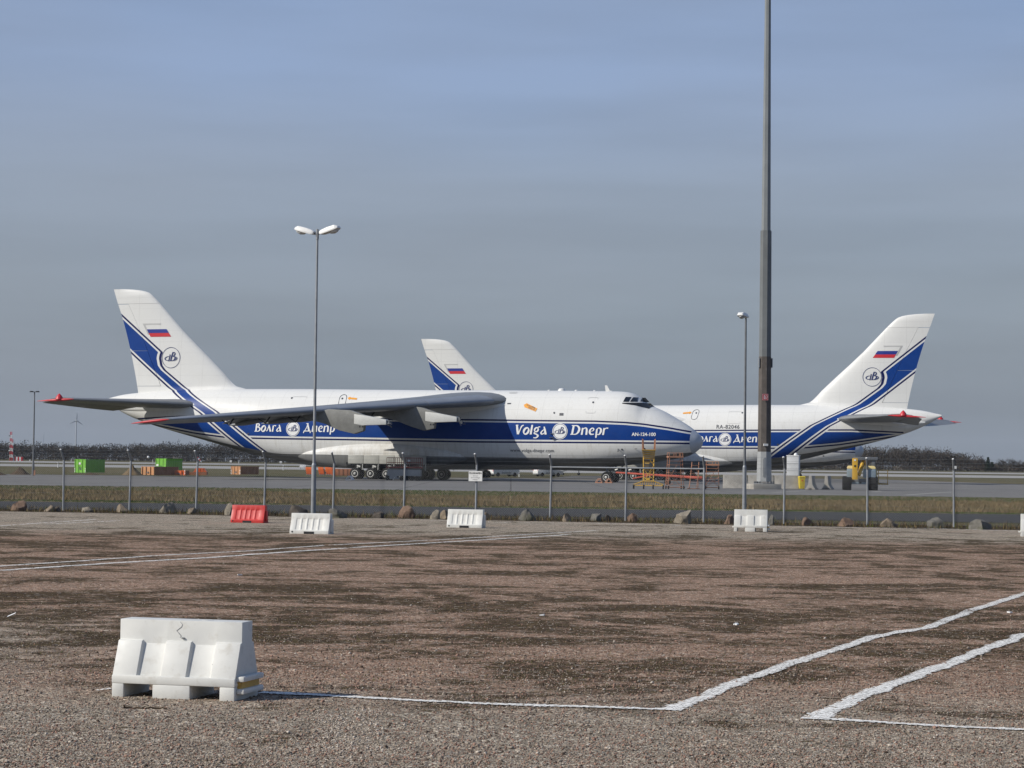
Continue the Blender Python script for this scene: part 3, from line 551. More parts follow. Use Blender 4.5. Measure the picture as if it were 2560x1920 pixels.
# --- livery paint
def livery(name, base_white=(0.655, 0.655, 0.63), fin=False):
    m = newmat(name, base_white, 0.32); t = NT(m); c = t.coord(); sp = t.n('ShaderNodeSeparateXYZ'); t.l(c, sp.inputs[0])
    a = t.math('SUBTRACT', 32.0, sp.outputs[0]); v = sp.outputs[2]
    def curve(x, div, pts, mul):
        n = t.n('ShaderNodeFloatCurve'); cv = n.mapping.curves[0]
        pts = sorted((p / div, q / mul) for p, q in pts)
        cv.points[0].location = pts[0]; cv.points[-1].location = pts[-1]
        for p in pts[1:-1]: cv.points.new(*p)
        for p in cv.points: p.handle_type = 'VECTOR'
        n.mapping.use_clip = False; n.mapping.extend = 'HORIZONTAL'; n.mapping.update(); t.l(t.math('DIVIDE', x, div), n.inputs['Value']); return t.math('MULTIPLY', n.outputs[0], mul)
    vt = curve(a, 70, [(0, 4.88), (.6, 4.96), (3, 5.40), (5.4, 5.74), (7.3, 5.90), (10.4, 6.01), (16.6, 6.04), (23, 6.09), (40, 6.12), (58.5, 6.32), (63.3, 6.12), (66, 6.0)], 21)
    vb = curve(a, 70, [(0, 4.33), (1.4, 4.34), (24, 4.30), (37.7, 4.42), (45.8, 4.46), (49.4, 4.50), (52.7, 4.58), (56.8, 5.00), (61.9, 5.82), (66, 6.5)], 21)
    au = curve(v, 21, [(0, 44.6), (2.8, 48.2), (5.0, 51.2), (7.1, 54.1), (8.6, 57.0), (9.8, 59.25), (11.74, 61.9), (12.25, 62.33), (13.03, 62.5), (13.4, 62.45), (13.74, 62.3), (17.55, 67.1), (20.9, 71.3)], 75)
    al = curve(v, 21, [(0, 46.4), (3.22, 50.4), (5.2, 53.0), (7.0, 55.4), (8.6, 58.3), (9.8, 60.4), (11.36, 62.4), (14.28, 66.1), (20.9, 74.5)], 75)
    gt = lambda x, y: t.math('GREATER_THAN', x, y); lt = lambda x, y: t.math('LESS_THAN', x, y); AND = lambda x, y: t.math('MULTIPLY', x, y); OR = lambda x, y: t.math('MAXIMUM', x, y)
    dt = t.math('SUBTRACT', v, vt); db = t.math('SUBTRACT', vb, v)
    low = lt(v, 7.2)
    hband = AND(AND(lt(dt, 0), lt(db, 0)), low)
    hthin = OR(AND(gt(dt, 0.16), lt(dt, 0.33)), AND(gt(db, 0.17), lt(db, 0.34))); hthin = AND(AND(hthin, low), lt(t.math('ADD', t.math('ABSOLUTE', dt), 0), 9)); 
    hthin = AND(hthin, gt(t.math('ADD', vt, 0.2), vb))
    da = t.math('SUBTRACT', au, a); dl = t.math('SUBTRACT', a, al)            # >0 outside the diagonal band
    dband = AND(lt(da, 0), lt(dl, 0)); w1, w2, w3 = 0.30, 0.62, 0.92
    dthin = OR(AND(gt(da, w1), lt(da, w2)), AND(gt(dl, w1), lt(dl, w2))); dzone = AND(lt(da, w3), lt(dl, w3))
    notlow = gt(v, 2.7); dband, dthin, dzone = AND(dband, notlow), AND(dthin, notlow), AND(dzone, notlow)
    inner = AND(lt(da, w2), lt(dl, w2))
    dzone = OR(inner, AND(dzone, low))
    n1 = t.noise(c, 0.5, 5, 0.6, (0.35, 1, 1.6)); n2 = t.noise(c, 3.0, 5, 0.65, (1.0, 1, 0.15)); n3 = t.noise(c, 0.9, 4, 0.6)
    wh = t.mix(t.rng(n1, 0.35, 0.7, 0, 0.45), base_white, tuple(x * 0.88 for x in base_white))
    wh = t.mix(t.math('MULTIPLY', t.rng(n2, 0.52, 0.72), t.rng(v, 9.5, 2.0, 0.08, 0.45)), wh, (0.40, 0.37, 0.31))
    # skin joints: frames and stringers
    ja = t.math('PINGPONG', a, 1.35); jv = t.math('PINGPONG', v, 0.62); jn = OR(lt(ja, 0.014), lt(jv, 0.010)); wh = t.mix(t.math('MULTIPLY', jn, 0.38), wh, (0.30, 0.30, 0.29))
    sm_ = t.math('MULTIPLY', t.math('MULTIPLY', t.rng(t.math('ABSOLUTE', t.math('SUBTRACT', a, 33.0)), 12.0, 3.0), t.rng(v, 4.2, 2.4)), t.rng(t.noise(c, 1.6, 5, 0.65, (1.0, 1, 0.12)), 0.42, 0.62)); wh = t.mix(t.math('MULTIPLY', sm_, 0.55), wh, (0.34, 0.29, 0.21))
    blue, navy = (0.0035, 0.036, 0.19), (0.003, 0.008, 0.068)
    bl = t.mix(t.rng(n3, 0.3, 0.7), blue, (0.005, 0.044, 0.215))
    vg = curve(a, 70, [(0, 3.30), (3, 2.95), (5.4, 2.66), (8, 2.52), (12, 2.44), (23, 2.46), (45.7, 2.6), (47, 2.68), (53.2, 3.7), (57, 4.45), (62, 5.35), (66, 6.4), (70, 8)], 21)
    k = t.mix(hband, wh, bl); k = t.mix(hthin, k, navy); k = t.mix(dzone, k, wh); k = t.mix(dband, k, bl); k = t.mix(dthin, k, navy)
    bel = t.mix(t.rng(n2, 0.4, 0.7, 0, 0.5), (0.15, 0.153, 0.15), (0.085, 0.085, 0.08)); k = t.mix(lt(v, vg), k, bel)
    t.base(k); t.l(t.rng(n1, 0.3, 0.7, 0.34, 0.5), t.b.inputs['Roughness']); t.b.inputs['Specular IOR Level'].default_value = 0.22; return m
M['livery'] = livery('white_and_blue_aircraft_paint')
M['acwhite'] = paint('aircraft_white', (0.65, 0.65, 0.625), 0.35, 0, 0.06, 0.6, (0.45, 0.42, 0.36), 0.3)
M['wing'] = paint('wing_grey', (0.18, 0.188, 0.192), 0.42, 0, 0.12, 0.5, (0.15, 0.145, 0.135), 0.4)
M['slat'] = paint('leading_edge_grey', (0.22, 0.24, 0.27), 0.4, 0.1, 0.12, 0.6, (0.2, 0.2, 0.19), 0.3)
M['geardoor'] = paint('gear_door_grey', (0.36, 0.36, 0.33), 0.5, 0, 0.12, 1.5, DIRT, 0.3)
M['stub'] = paint('pale_grey_stub', (0.52, 0.52, 0.49), 0.45, 0, 0.1, 1.5, DIRT, 0.2)
M['gearwell'] = paint('gear_grey', (0.19, 0.19, 0.175), 0.5, 0, 0.2, 1.5, DIRT, 0.5)
M['radome'] = paint('radome_grey', (0.40, 0.43, 0.47), 0.4, 0, 0.07, 0.8, (0.25, 0.25, 0.25), 0.2)
M['navy'] = newmat('navy_print', (0.01, 0.022, 0.12), 0.4); M['decal_white'] = newmat('white_print', (0.78, 0.78, 0.76), 0.4); M['decal_grey'] = newmat('grey_print', (0.42, 0.42, 0.41), 0.5); M['decal_orange'] = newmat('orange_print', (0.72, 0.30, 0.02), 0.5)
M['decal_blue'] = newmat('blue_print', (0.012, 0.03, 0.22), 0.4); M['decal_red'] = newmat('red_print', (0.50, 0.02, 0.03), 0.4); M['ink'] = newmat('dark_grey_print', (0.05, 0.055, 0.065), 0.5)

plane = thing('cargo_aircraft', 'white and blue four engined cargo jet facing right with near wing over its side', 'aircraft', (0, 0, 0), 0, 'parked cargo aircraft')
CUT = 0.95
sta = [CUT] + list(np.linspace(1.2, 9, 34)) + list(np.linspace(9.6, 44, 40)) + list(np.linspace(44.8, 69.1, 40))
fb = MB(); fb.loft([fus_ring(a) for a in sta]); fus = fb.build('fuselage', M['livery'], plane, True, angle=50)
rb = MB(); rb.loft([fus_ring(a, grow=0.006) for a in list(np.linspace(0.0, 0.3, 8)) + list(np.linspace(0.36, CUT + .02, 8))]); rb.build('nose_cone', M['radome'], plane, True, angle=60)
# --- lifting surfaces
def foil(tc, n=12, t0=0.0, t1=1.0):
    th = lambda x: 5 * tc * (0.2969 * math.sqrt(max(x, 0)) - 0.126 * x - 0.3516 * x * x + 0.2843 * x ** 3 - 0.1036 * x ** 4)
    xs = [t0 + (t1 - t0) * (1 - math.cos(math.pi * i / n)) / 2 for i in range(n + 1)]
    up = [(x, th(x)) for x in xs]; lo = [(x, -th(x)) for x in xs[::-1]]
    return up + lo
def wing_sec(w, a0, v0, ch, tc, drop, side, t0=0.0, t1=1.0, grow=1.0, dv=0.0, n=12):
    r = []
    for x, y in foil(tc, n, t0, t1):
        r.append((LX(a0 + x * ch), side * w, v0 + y * ch * grow + 0.02 * ch * math.sin(math.pi * x) - drop * ch * x + dv))
    return r
WS = [(1.5, 19.7, 8.42, 15.2, .105, .035), (3.7, 21.15, 8.30, 14.2, .10, .045), (8, 23.9, 7.97, 12.3, .10, .06), (13, 27.1, 7.55, 10.2, .11, .075), (20, 31.8, 6.94, 8.3, .105, .09), (27, 36.4, 6.34, 6.35, .10, .10), (33, 40.3, 5.8, 4.7, .095, .10), (35.7, 42.0, 5.57, 3.8, .09, .10)]
def wlerp(w):
    for p, q in zip(WS[:-1], WS[1:]):
        if w <= q[0]: f = (w - p[0]) / (q[0] - p[0]); return tuple(a + (b - a) * f for a, b in zip(p, q))
    return WS[-1]
wsl = [1.5, 3.7, 6, 8, 10.5, 13, 16, 20, 24, 27, 30, 33, 35.7]
FL = 0.74
for side in (-1, 1):
    S_ = [wlerp(w) for w in wsl]
    b = MB(); b.loft([wing_sec(*s, side, 0, FL) for s in S_]); wing = b.build('wing', M['wing'], plane, True, angle=40)
    # leading edge slats, in four panels
    for w0, w1 in ((3.9, 10.9), (11.0, 19.9), (20.0, 28.3), (28.4, 35.4)):
        ws_ = [w0, w0 + (w1 - w0) / 3, w0 + 2 * (w1 - w0) / 3, w1]; b = MB(); b.loft([wing_sec(*wlerp(w), side, 0, 0.13, 1.03, 0.0) for w in ws_])
        o = b.build('leading_edge_slat', M['slat'], wing, True, angle=50)
    # flaps and ailerons, drooped a little
    for nm, w0, w1, dr in (('flap', 4.0, 12.9, .05), ('flap', 13.05, 24.9, .055), ('aileron', 25.05, 35.2, .03)):
        b = MB(); rr = []
        for i in range(5):
            w = w0 + (w1 - w0) * i / 4; s = wlerp(w); ring = []
            for (x, y, z), (fx, fy) in zip(wing_sec(*s, side, FL + .012, 1.0), foil(s[4], 12, FL + .012, 1.0)):
                ring.append((x, y, z - (fx - FL) * s[3] * dr * 5))
            rr.append(ring)
        b.loft(rr); b.build(nm, M['wing'], wing, True, angle=40)
    # flap track fairings
    for w in (7.2, 10.2, 16.3, 19.0, 23.2):
        s = wlerp(w); b = MB(); rings = []
        for f, rr_ in ((0, .03), (.12, .16), (.35, .24), (.6, .22), (.85, .12), (1, .02)):
            a = s[1] + s[3] * 0.55 + f * s[3] * 0.55; z = s[2] - s[5] * s[3] * (0.55 + f * .55) - 0.03 * s[3] - 0.18 - 0.25 * f
            rings.append([(LX(a), side * w + rr_ * math.cos(q), z + rr_ * 1.2 * math.sin(q)) for q in np.linspace(0, 2 * math.pi, 11)[:-1]])
        b.loft(rings); b.build('flap_track_fairing', M['wing'], wing, True, angle=60)
    # open slat linkages under the outer wing
    for w in (15.0, 17.6, 22.5, 25.5, 29.0):
        s = wlerp(w); a = s[1] + 0.16 * s[3]; z = s[2] - 0.06 * s[3]; b = MB()
        b.cyl((LX(a), side * w, z), (LX(a + .5), side * w, z - .62), .06, n=6); b.cyl((LX(a + .5), side * w, z - .62), (LX(a + 1.3), side * w, z - .15), .05, n=6); b.cyl((LX(a + .5), side * w, z - .62), (LX(a + .1), side * w, z - .02), .05, n=6)
        b.build('slat_linkage', M['black'], wing)
    # red tip
    tip = WS[-1]; b = MB(); rings = []
    for f, rr_ in ((.0, .02), (.1, .08), (.25, .13), (.5, .13), (.8, .09), (1.0, .04), (1.06, .01)):
        a = tip[1] + f * tip[3]; z = tip[2] - tip[5] * tip[3] * max(f, 0); rings.append([(LX(a), side * (35.75 + .12 * math.cos(q) if False else 35.72) + side * rr_ * 1.2 * math.cos(q), z + rr_ * math.sin(q)) for q in np.linspace(0, 2 * math.pi, 13)[:-1]])
    b.loft(rings); b.build('wing_tip', M['red'], wing, True, angle=60)
    # wing root fairing
    b = MB(); rings = []
    for f in np.linspace(0, 1, 15):
        k_ = math.sin(math.pi * (0.02 + 0.96 * f)) ** 0.8; a = 19.9 + f * 19.0; z = 7.85 - 0.035 * 14 * f * 0.6
        rings.append([(LX(a), side * (2.75 + 1.05 * k_ * math.cos(q)), z + 1.05 * k_ * math.sin(q)) for q in np.linspace(0, 2 * math.pi, 21)[:-1]])
    b.loft(rings); b.build('wing_root_fairing', M['acwhite'], plane, True, angle=60)
    # engine pylons, engines removed
    for w, prof, dark in ((12.0, [(31.5, 7.0), (27.2, 7.55), (25.9, 7.35), (24.27, 6.82), (22.25, 6.48), (22.21, 5.98), (24.57, 5.89), (24.65, 5.25), (25.75, 5.03), (27.26, 5.47), (28.91, 6.1), (31.2, 6.6)], (22.2, 6.22)), (21.0, [(35.0, 6.4), (32.2, 6.95), (29.9, 6.85), (28.15, 6.28), (26.16, 5.97), (26.12, 5.47), (28.44, 5.37), (28.52, 4.83), (29.47, 4.54), (31.07, 4.87), (32.57, 5.49), (34.8, 6.05)], (26.1, 5.72))):
        b = MB(); P_ = [(LX(a), z) for a, z in prof]; b.prism(P_, side * (w - .30), side * (w + .30)); py = b.build('engine_pylon', M['gearwell'], plane, bevel=0.07)
        a0, z0 = dark; b = MB(); b.prism([(LX(a0), z0 + .22), (LX(a0), z0 - .26), (LX(a0 + 2.5), z0 - .35), (LX(a0 + 3.4), z0 - .2), (LX(a0 + 3.4), z0 + .75), (LX(a0 + 2.1), z0 + .6)], side * (w - .325), side * (w + .325)); b.build('pylon_nose', M['stub'], py, bevel=0.06)
        b = MB()
        for i in range(9):
            y_ = side * w + random.uniform(-.25, .25); z_ = z0 + random.uniform(-.22, .2); p = [Vector((LX(a0 + .1), y_, z_))]
            for q in range(3): p.append(p[-1] + Vector((random.uniform(.05, .3), random.uniform(-.1, .1), random.uniform(-.28, .06))))
            b.path(p, random.uniform(.02, .05), 6)
        b.box((LX(a0 - .12), side * w, z0), (.3, .36, .34)); b.build('engine_mount', M['galv_dark'], py)
        for da_ in (.05, .32): MB().box((LX(prof[7][0] + .02 + da_), side * (w + .302), prof[7][1] + .42), (.16, .02, .16)).build('vent', M['black'], py)
    # tailplane
    TS = [(1.0, 55.9, 7.86, 10.4, .11, .02), (2.6, 57.1, 7.9, 9.6, .105, .03), (8, 61.1, 8.0, 6.6, .10, .045), (13.7, 65.2, 8.1, 3.8, .095, .05)]
    def tl(w):
        for p, q in zip(TS[:-1], TS[1:]):
            if w <= q[0]: f = (w - p[0]) / (q[0] - p[0]); return tuple(a + (b - a) * f for a, b in zip(p, q))
        return TS[-1]
    tws = [1.0, 2.6, 5, 8, 11, 13.7]
    b = MB(); b.loft([wing_sec(*tl(w), side, 0, .70) for w in tws]); tp = b.build('tailplane', M['wing'], plane, True, angle=40)
    for w0, w1 in ((2.4, 7.9), (8.0, 13.5)):
        b = MB(); rr = []
        for i in range(4):
            s = tl(w0 + (w1 - w0) * i / 3); rr.append([(x, y, z - (fx - .7) * s[3] * .16) for (x, y, z), (fx, fy) in zip(wing_sec(*s, side, .712, 1.0), foil(s[4], 12, .712, 1.0))])
        b.loft(rr); b.build('elevator', M['wing'], tp, True, angle=40)
    b = MB(); rings = []; s = TS[-1]
    for f, rr_ in ((-.05, .02), (.1, .10), (.3, .14), (.5, .14), (.8, .1), (1.12, .02)):
        a = s[1] + f * s[3]; rings.append([(LX(a), side * (13.75 + rr_ * math.cos(q)), s[2] - .05 * f * s[3] + rr_ * math.sin(q) + (.0)) for q in np.linspace(0, 2 * math.pi, 13)[:-1]])
    b.loft(rings); b.lathe([(.02, .62), (.16, .5), (.34, .28), (.42, .0)], (LX(s[1] + .42 * s[3]), side * 13.7, s[2] - .02), 'z', 14); b.build('tailplane_tip', M['red'], tp, True, angle=60)
    # root fairing of the tailplane
    b = MB(); rings = []
    for f in np.linspace(0, 1, 13):
        k_ = math.sin(math.pi * (0.02 + 0.96 * f)) ** 0.65; a = 56.2 + f * 11.0; hw_ = f_hw(a) * 0.86
        rings.append([(LX(a), side * (hw_ + .42 * k_ * math.cos(q)), 7.82 - .03 * f * 9 + .62 * k_ * math.sin(q)) for q in np.linspace(0, 2 * math.pi, 17)[:-1]])
    b.loft(rings); b.build('tailplane_root_fairing', M['acwhite'], plane, True, angle=60)
    # landing gear blister, doors, legs, wheels
    b = MB(); rings = []
    for f in sorted(list(np.linspace(0, 1, 21)) + [.2085, .2105, .6935, .6945]):
        k_ = (math.sin(math.pi * (0.015 + 0.97 * f))) ** 0.55; a = 24.2 + f * 19.6
        rings.append([(LX(a), side * (2.45 + 1.66 * k_ ** .6 * math.copysign(abs(math.cos(q)) ** .42, math.cos(q))), max(2.42 + 1.45 * k_ * math.copysign(abs(math.sin(q)) ** .8, math.sin(q)), 1.78 if 28.3 < a < 37.8 else 0)) for q in np.linspace(0, 2 * math.pi, 29)[:-1]])
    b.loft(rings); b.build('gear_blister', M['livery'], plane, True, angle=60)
    for i in range(5):
        a0 = 28.6 + i * 1.78; MB().box((LX(a0 + .88), side * 4.22, 2.1), (1.75, .06, .92)).build('gear_door', M['geardoor'], plane, bevel=.015)
    MB().box((LX(33.05), side * 3.3, 1.62), (9.2, 1.5, .28)).build('gear_bay_shade', M['black'], plane)  # black block standing in for the shade inside the open bay
def wheel(a, y, r, wd, parent):
    o = MB(); p = [(r * .55, -wd * .5), (r * .82, -wd * .5), (r * .95, -wd * .42), (r, -wd * .25), (r, wd * .25), (r * .95, wd * .42), (r * .82, wd * .5), (r * .55, wd * .5)]
    o.lathe(p, (0, 0, 0), 'y', 28); ob = o.build('wheel', M['rubber'], parent, True, angle=40); ob.location = (LX(a), y, r - 0.02)
    q = MB()
    for s in (-1, 1):
        q.lathe([(r * .60, s * wd * .42), (r * .60, s * wd * .515), (r * .50, s * wd * .515), (r * .45, s * wd * .36)], (0, 0, 0), 'y', 24); q.lathe([(r * .24, s * wd * .36), (r * .24, s * wd * .56), (r * .14, s * wd * .62), (.001, s * wd * .62)], (0, 0, 0), 'y', 16)
        q.lathe([(r * .46, s * wd * .33), (.001, s * wd * .33)], (0, 0, 0), 'y', 16)
    q.build('rim', [M['rim'], M['black']], ob, True, angle=40)
    return ob
for side in (-1, 1):
    for i in range(5):
        a = 29.6 + i * 1.78
        for y in (3.0, 3.95): wheel(a, side * y, 0.62, 0.44, plane)
        b = MB(); b.cyl((LX(a), side * 3.62, .62), (LX(a - .15), side * 3.62, 2.2), .13, n=10); b.cyl((LX(a), side * 2.9, .62), (LX(a), side * 4.3, .62), .1, n=8); b.cyl((LX(a - .75), side * 4.0, 1.75), (LX(a - .15), side * 3.9, 1.15), .085, n=8)
        b.cyl((LX(a - .62), side * 4.12, 1.3), (LX(a - .25), side * 4.12, 1.42), .1, n=8); b.cyl((LX(a - .9), side * 4.15, 1.72), (LX(a - .86), side * 4.15, 1.0), .05, n=8); b.build('landing_gear_leg', M['rim'], plane, True, angle=40)
    for y in (0.75, 1.4): wheel(9.8, side * y, 0.56, 0.40, plane)
    b = MB(); b.cyl((LX(9.8), side * 1.07, .56), (LX(9.9), side * 1.07, 1.9), .15, n=10); b.cyl((LX(9.8), side * .7, .56), (LX(9.8), side * 1.5, .56), .09, n=8); b.cyl((LX(8.7), side * 1.07, 1.8), (LX(9.7), side * 1.07, .95), .07, n=8); b.build('nose_gear_leg', M['galv_dark'], plane, True, angle=40)
# --- fin and rudder
FLE = pchip([9.0, 9.66, 9.81, 10.19, 11.4, 16.23, 19.64, 20.0, 20.43, 20.65, 20.79, 20.85], [50.2, 51.5, 52.4, 53.1, 54.3, 59.5, 62.8, 63.2, 63.8, 64.6, 65.8, 67.2])
FTE = pchip([9.0, 9.88, 14.21, 18.11, 19.18, 20.85], [64.85, 65.0, 66.0, 67.2, 67.62, 68.2]); FHG = pchip([9.0, 10.45, 11.55, 16.14, 19.4], [61.4, 62.1, 62.6, 64.7, 66.35])
def fin_ring(v, t0f, t1f, tcs=1.0):
    le, te = FLE(v), FTE(v); ch = te - le; h = (FHG(v) - le) / ch; t0, t1 = (0, h) if t1f == 'h' else ((h + .004, 1) if t0f == 'h' else (0, 1))
    return [(LX(le + x * ch), y * ch, v) for x, y in foil(.105 * tcs, 12, t0, t1)]
vsl = [9.0, 9.66, 9.81, 10.0, 10.3, 10.8, 11.4, 13, 14.6, 16.23, 18, 19.17]
b = MB(); b.loft([fin_ring(v, 0, 'h', .9) for v in vsl]); b.loft([fin_ring(v, 0, 1, .9 * (1 if v < 20.4 else .75 if v < 20.7 else .45)) for v in (19.19, 19.64, 20.0, 20.25, 20.43, 20.58, 20.7, 20.79, 20.84)])
fin = b.build('fin', M['livery'], plane, True, angle=45)
for v0, v1 in ((10.0, 13.9), (13.94, 19.12)):
    b = MB(); b.loft([fin_ring(v, 'h', 1, .9) for v in np.linspace(v0, v1, 6)]); b.build('rudder', M['livery'], plane, True, angle=45)
b = MB(); b.loft([fin_ring(v, 0, 1, k_) for v, k_ in ((8.6, 1.3), (9.3, 1.1), (9.6, .95), (9.96, .9))]); b.build('fin_base', M['livery'], plane, True, angle=45)
# tail bumper, antennas, small fittings
b = MB()
for a, z, r in ((15.2, 0, .28), (16.6, 0, .1), (13.6, 0, .12), (11.6, 0, .1), (9.8, 0, .08)): b.lathe([(r * 1.6, -.15), (r * 1.5, .05), (r, r * .8), (.01, r)], (LX(a), 0, f_top(a)), 'z', 10)
b.build('antenna_bump', M['acwhite'], plane, True)
b = MB(); b.prism([(LX(10.4), 9.4), (LX(9.9), 9.4), (LX(10.25), 10.05), (LX(10.5), 10.05)], -.03, .03); b.build('blade_antenna', M['acwhite'], plane)

# --- markings laid on the skin
def tree_of(objs):
    V, P_ = [], []
    for o in objs:
        k_ = len(V); V += [tuple(v.co) for v in o.data.vertices]; P_ += [tuple(i + k_ for i in p.vertices) for p in o.data.polygons]
    return BVHTree.FromPolygons(V, P_)
skin = tree_of([o for o in plane.children if o.name.split('.')[0] in ('fuselage', 'fin', 'rudder', 'nose_cone')])
def onskin(a, v, side, off):
    h, nrm, _, _ = skin.ray_cast(Vector((LX(a), side * 30, v)), Vector((0, -side, 0)))
    if h is None: return Vector((LX(a), side * off, v))
    if nrm.y * side < 0: nrm = -nrm
    return h + nrm * off
def decal(name, V, Fc, mat, side, off, parent=None, subdiv=0):
    if subdiv:
        bm = bmesh.new(); vs_ = [bm.verts.new((p[0], 0, p[1])) for p in V]
        for f in Fc:
            try: bm.faces.new([vs_[i] for i in f])
            except ValueError: pass
        bmesh.ops.triangulate(bm, faces=bm.faces); bmesh.ops.subdivide_edges(bm, edges=bm.edges, cuts=subdiv, use_grid_fill=True); bm.verts.index_update()
        V = [(v.co.x, v.co.z) for v in bm.verts]; Fc = [tuple(v.index for v in f.verts) for f in bm.faces]; bm.free()
    b = MB(); b.add([onskin(p[0], p[1], side, off) for p in V], Fc); return b.build(name, mat, parent or plane)
def ribbon(pts, closed=False):                   # pts: (x, y, width) -> strip in 2d with mitred joints
    n = len(pts); V = []
    for i, (x, y, w) in enumerate(pts):
        p0 = pts[(i - 1) % n] if (closed or i > 0) else pts[i]; p1 = pts[(i + 1) % n] if (closed or i < n - 1) else pts[i]
        dx, dy = p1[0] - p0[0], p1[1] - p0[1]; L = math.hypot(dx, dy) or 1; nx_, ny_ = -dy / L, dx / L
        V += [(x + nx_ * w / 2, y + ny_ * w / 2), (x - nx_ * w / 2, y - ny_ * w / 2)]
    m_ = n if closed else n - 1
    return V, [(2 * i, 2 * i + 1, 2 * ((i + 1) % n) + 1, 2 * ((i + 1) % n)) for i in range(m_)]
def sm(pts, k=4):                                # smooth a stroke
    out = []
    for i in range(len(pts) - 1):
        p0, p1, p2, p3 = pts[max(i - 1, 0)], pts[i], pts[i + 1], pts[min(i + 2, len(pts) - 1)]
        for j in range(k):
            t = j / k; out.append(tuple(0.5 * (2 * b_ + (c_ - a_) * t + (2 * a_ - 5 * b_ + 4 * c_ - d_) * t * t + (3 * b_ - a_ - 3 * c_ + d_) * t ** 3) for a_, b_, c_, d_ in zip(p0, p1, p2, p3)))
    return out + [pts[-1]]
def oval(cx, cy, rx, ry, w0, w1, tilt=0.0, n=22):
    o = []
    for i in range(n):
        q = 2 * math.pi * i / n; x, y = rx * math.cos(q), ry * math.sin(q)
        o.append((cx + x * math.cos(tilt) - y * math.sin(tilt), cy + x * math.sin(tilt) + y * math.cos(tilt), w0 + (w1 - w0) * abs(math.cos(q + .5))))
    return o
# letters in an uncial hand: strokes (x, y, width); 'o' marks a closed stroke; advance
G = {
 'V': (.66, [[(-.02, .96, .09), (.20, .96, .09)], [(.07, .98, .15), (.15, .5, .19), (.25, .02, .20)], sm([(.27, .0, .09), (.38, .45, .09), (.5, .85, .12), (.66, .97, .10)])]),
 'o': (.58, ['o', oval(.27, .36, .20, .34, .09, .19, -.25)]),
 'l': (.30, [[(.16, 1.0, .15), (.13, .5, .16), (.10, .0, .18)]]),
 'g': (.60, ['o', oval(.26, .50, .15, .22, .08, .15, -.2), sm([(.36, .72, .06), (.48, .80, .10), (.58, .78, .05)]), sm([(.16, .26, .07), (.10, .12, .12), (.30, .02, .13), (.44, -.14, .15), (.30, -.34, .12), (.05, -.34, .09)])]),
 'a': (.60, [[(.30, .82, .10), (.40, .45, .17), (.50, .0, .17)], sm([(.34, .55, .06), (.18, .38, .10), (.08, .18, .13), (.16, .04, .12), (.32, .12, .08), (.42, .26, .06)])]),
 'D': (.86, [[(.0, .96, .08), (.3, .96, .08)], [(.17, .97, .16), (.13, .5, .17), (.09, .04, .17)], [(-.06, .04, .09), (.2, .04, .09)], sm([(.22, .95, .08), (.50, .92, .13), (.68, .62, .19), (.60, .26, .17), (.42, .06, .11), (.18, .04, .08)])]),
 'n': (.66, [[(.10, .72, .14), (.09, .36, .15), (.06, .0, .16)], sm([(.13, .56, .06), (.28, .70, .10), (.42, .68, .14), (.47, .45, .16), (.46, .0, .16)])]),
 'e': (.56, [sm([(.22, .36, .06), (.38, .46, .09), (.40, .62, .11), (.26, .70, .11), (.10, .52, .14), (.08, .26, .17), (.20, .06, .15), (.46, .08, .08)])]),
 'p': (.60, [[(.12, .62, .13), (.10, .2, .15), (.08, -.30, .12)], sm([(.12, .60, .06), (.26, .72, .10), (.44, .62, .15), (.46, .32, .17), (.34, .06, .13), (.14, .05, .07)])]),
 'r': (.50, [[(.12, .72, .14), (.10, .36, .15), (.07, .0, .16)], sm([(.15, .55, .06), (.28, .70, .10), (.46, .70, .13)])]),
 'В': (.66, [[(.0, .96, .08), (.25, .96, .08)], [(.14, .97, .16), (.12, .5, .17), (.10, .04, .17)], [(-.06, .04, .09), (.2, .04, .09)], sm([(.2, .96, .08), (.42, .86, .14), (.38, .64, .12), (.2, .54, .07)]), sm([(.2, .54, .07), (.5, .44, .15), (.52, .2, .16), (.36, .04, .10), (.18, .04, .08)])]),
 'л': (.64, [sm([(.02, .06, .12), (.14, .2, .09), (.26, .62, .09), (.30, .78, .08)]), [(.27, .80, .10), (.38, .4, .16), (.48, .0, .17)]]),
 'г': (.46, [[(.12, .72, .14), (.10, .36, .15), (.07, .0, .16)], sm([(.15, .70, .08), (.30, .72, .11), (.42, .66, .09)])]),
 'Д': (.86, [sm([(.12, .12, .08), (.28, .5, .08), (.40, .94, .09)]), [(.36, .97, .11), (.48, .5, .18), (.58, .10, .18)], [(.02, .10, .10), (.74, .10, .10)], [(.06, .06, .10), (.0, -.14, .09)], [(.70, .06, .10), (.72, -.14, .09)], [(.22, .98, .08), (.46, .98, .08)]]),
 'н': (.66, [[(.10, .72, .14), (.09, .36, .15), (.07, .0, .16)], [(.48, .72, .14), (.47, .36, .15), (.46, .0, .16)], [(.14, .34, .08), (.44, .42, .10)]]),
}
G['о'] = G['o']; G['а'] = G['a']; G['е'] = G['e']; G['п'] = G['n']; G['р'] = G['p']
def word(s, a_start, v0, h, side, mat, shear=0.06, width=None):
    adv = sum(G[ch][0] for ch in s); k_ = h; kx = (width / adv) if width else h; x0 = 0.0; b = MB(); q = 0
    for ch in s:
        closed = False
        for st in G[ch][1]:
            if st == 'o': closed = True; continue
            V, Fc = ribbon(st, closed); closed = False; q += 1
            P_ = []
            for x, y in V:
                X_ = (x0 + x + shear * y) * kx; a = a_start - X_ if side < 0 else a_start + X_; P_.append(onskin(a, v0 + y * k_, side, .03 + .0015 * (q % 5)))
            b.add(P_, Fc)
        x0 += G[ch][0]
    return b.build('lettering', mat, plane)
def disc2(cx, cy, r, n=36): return [(cx + r * math.cos(2 * math.pi * i / n), cy + r * math.sin(2 * math.pi * i / n)) for i in range(n)]
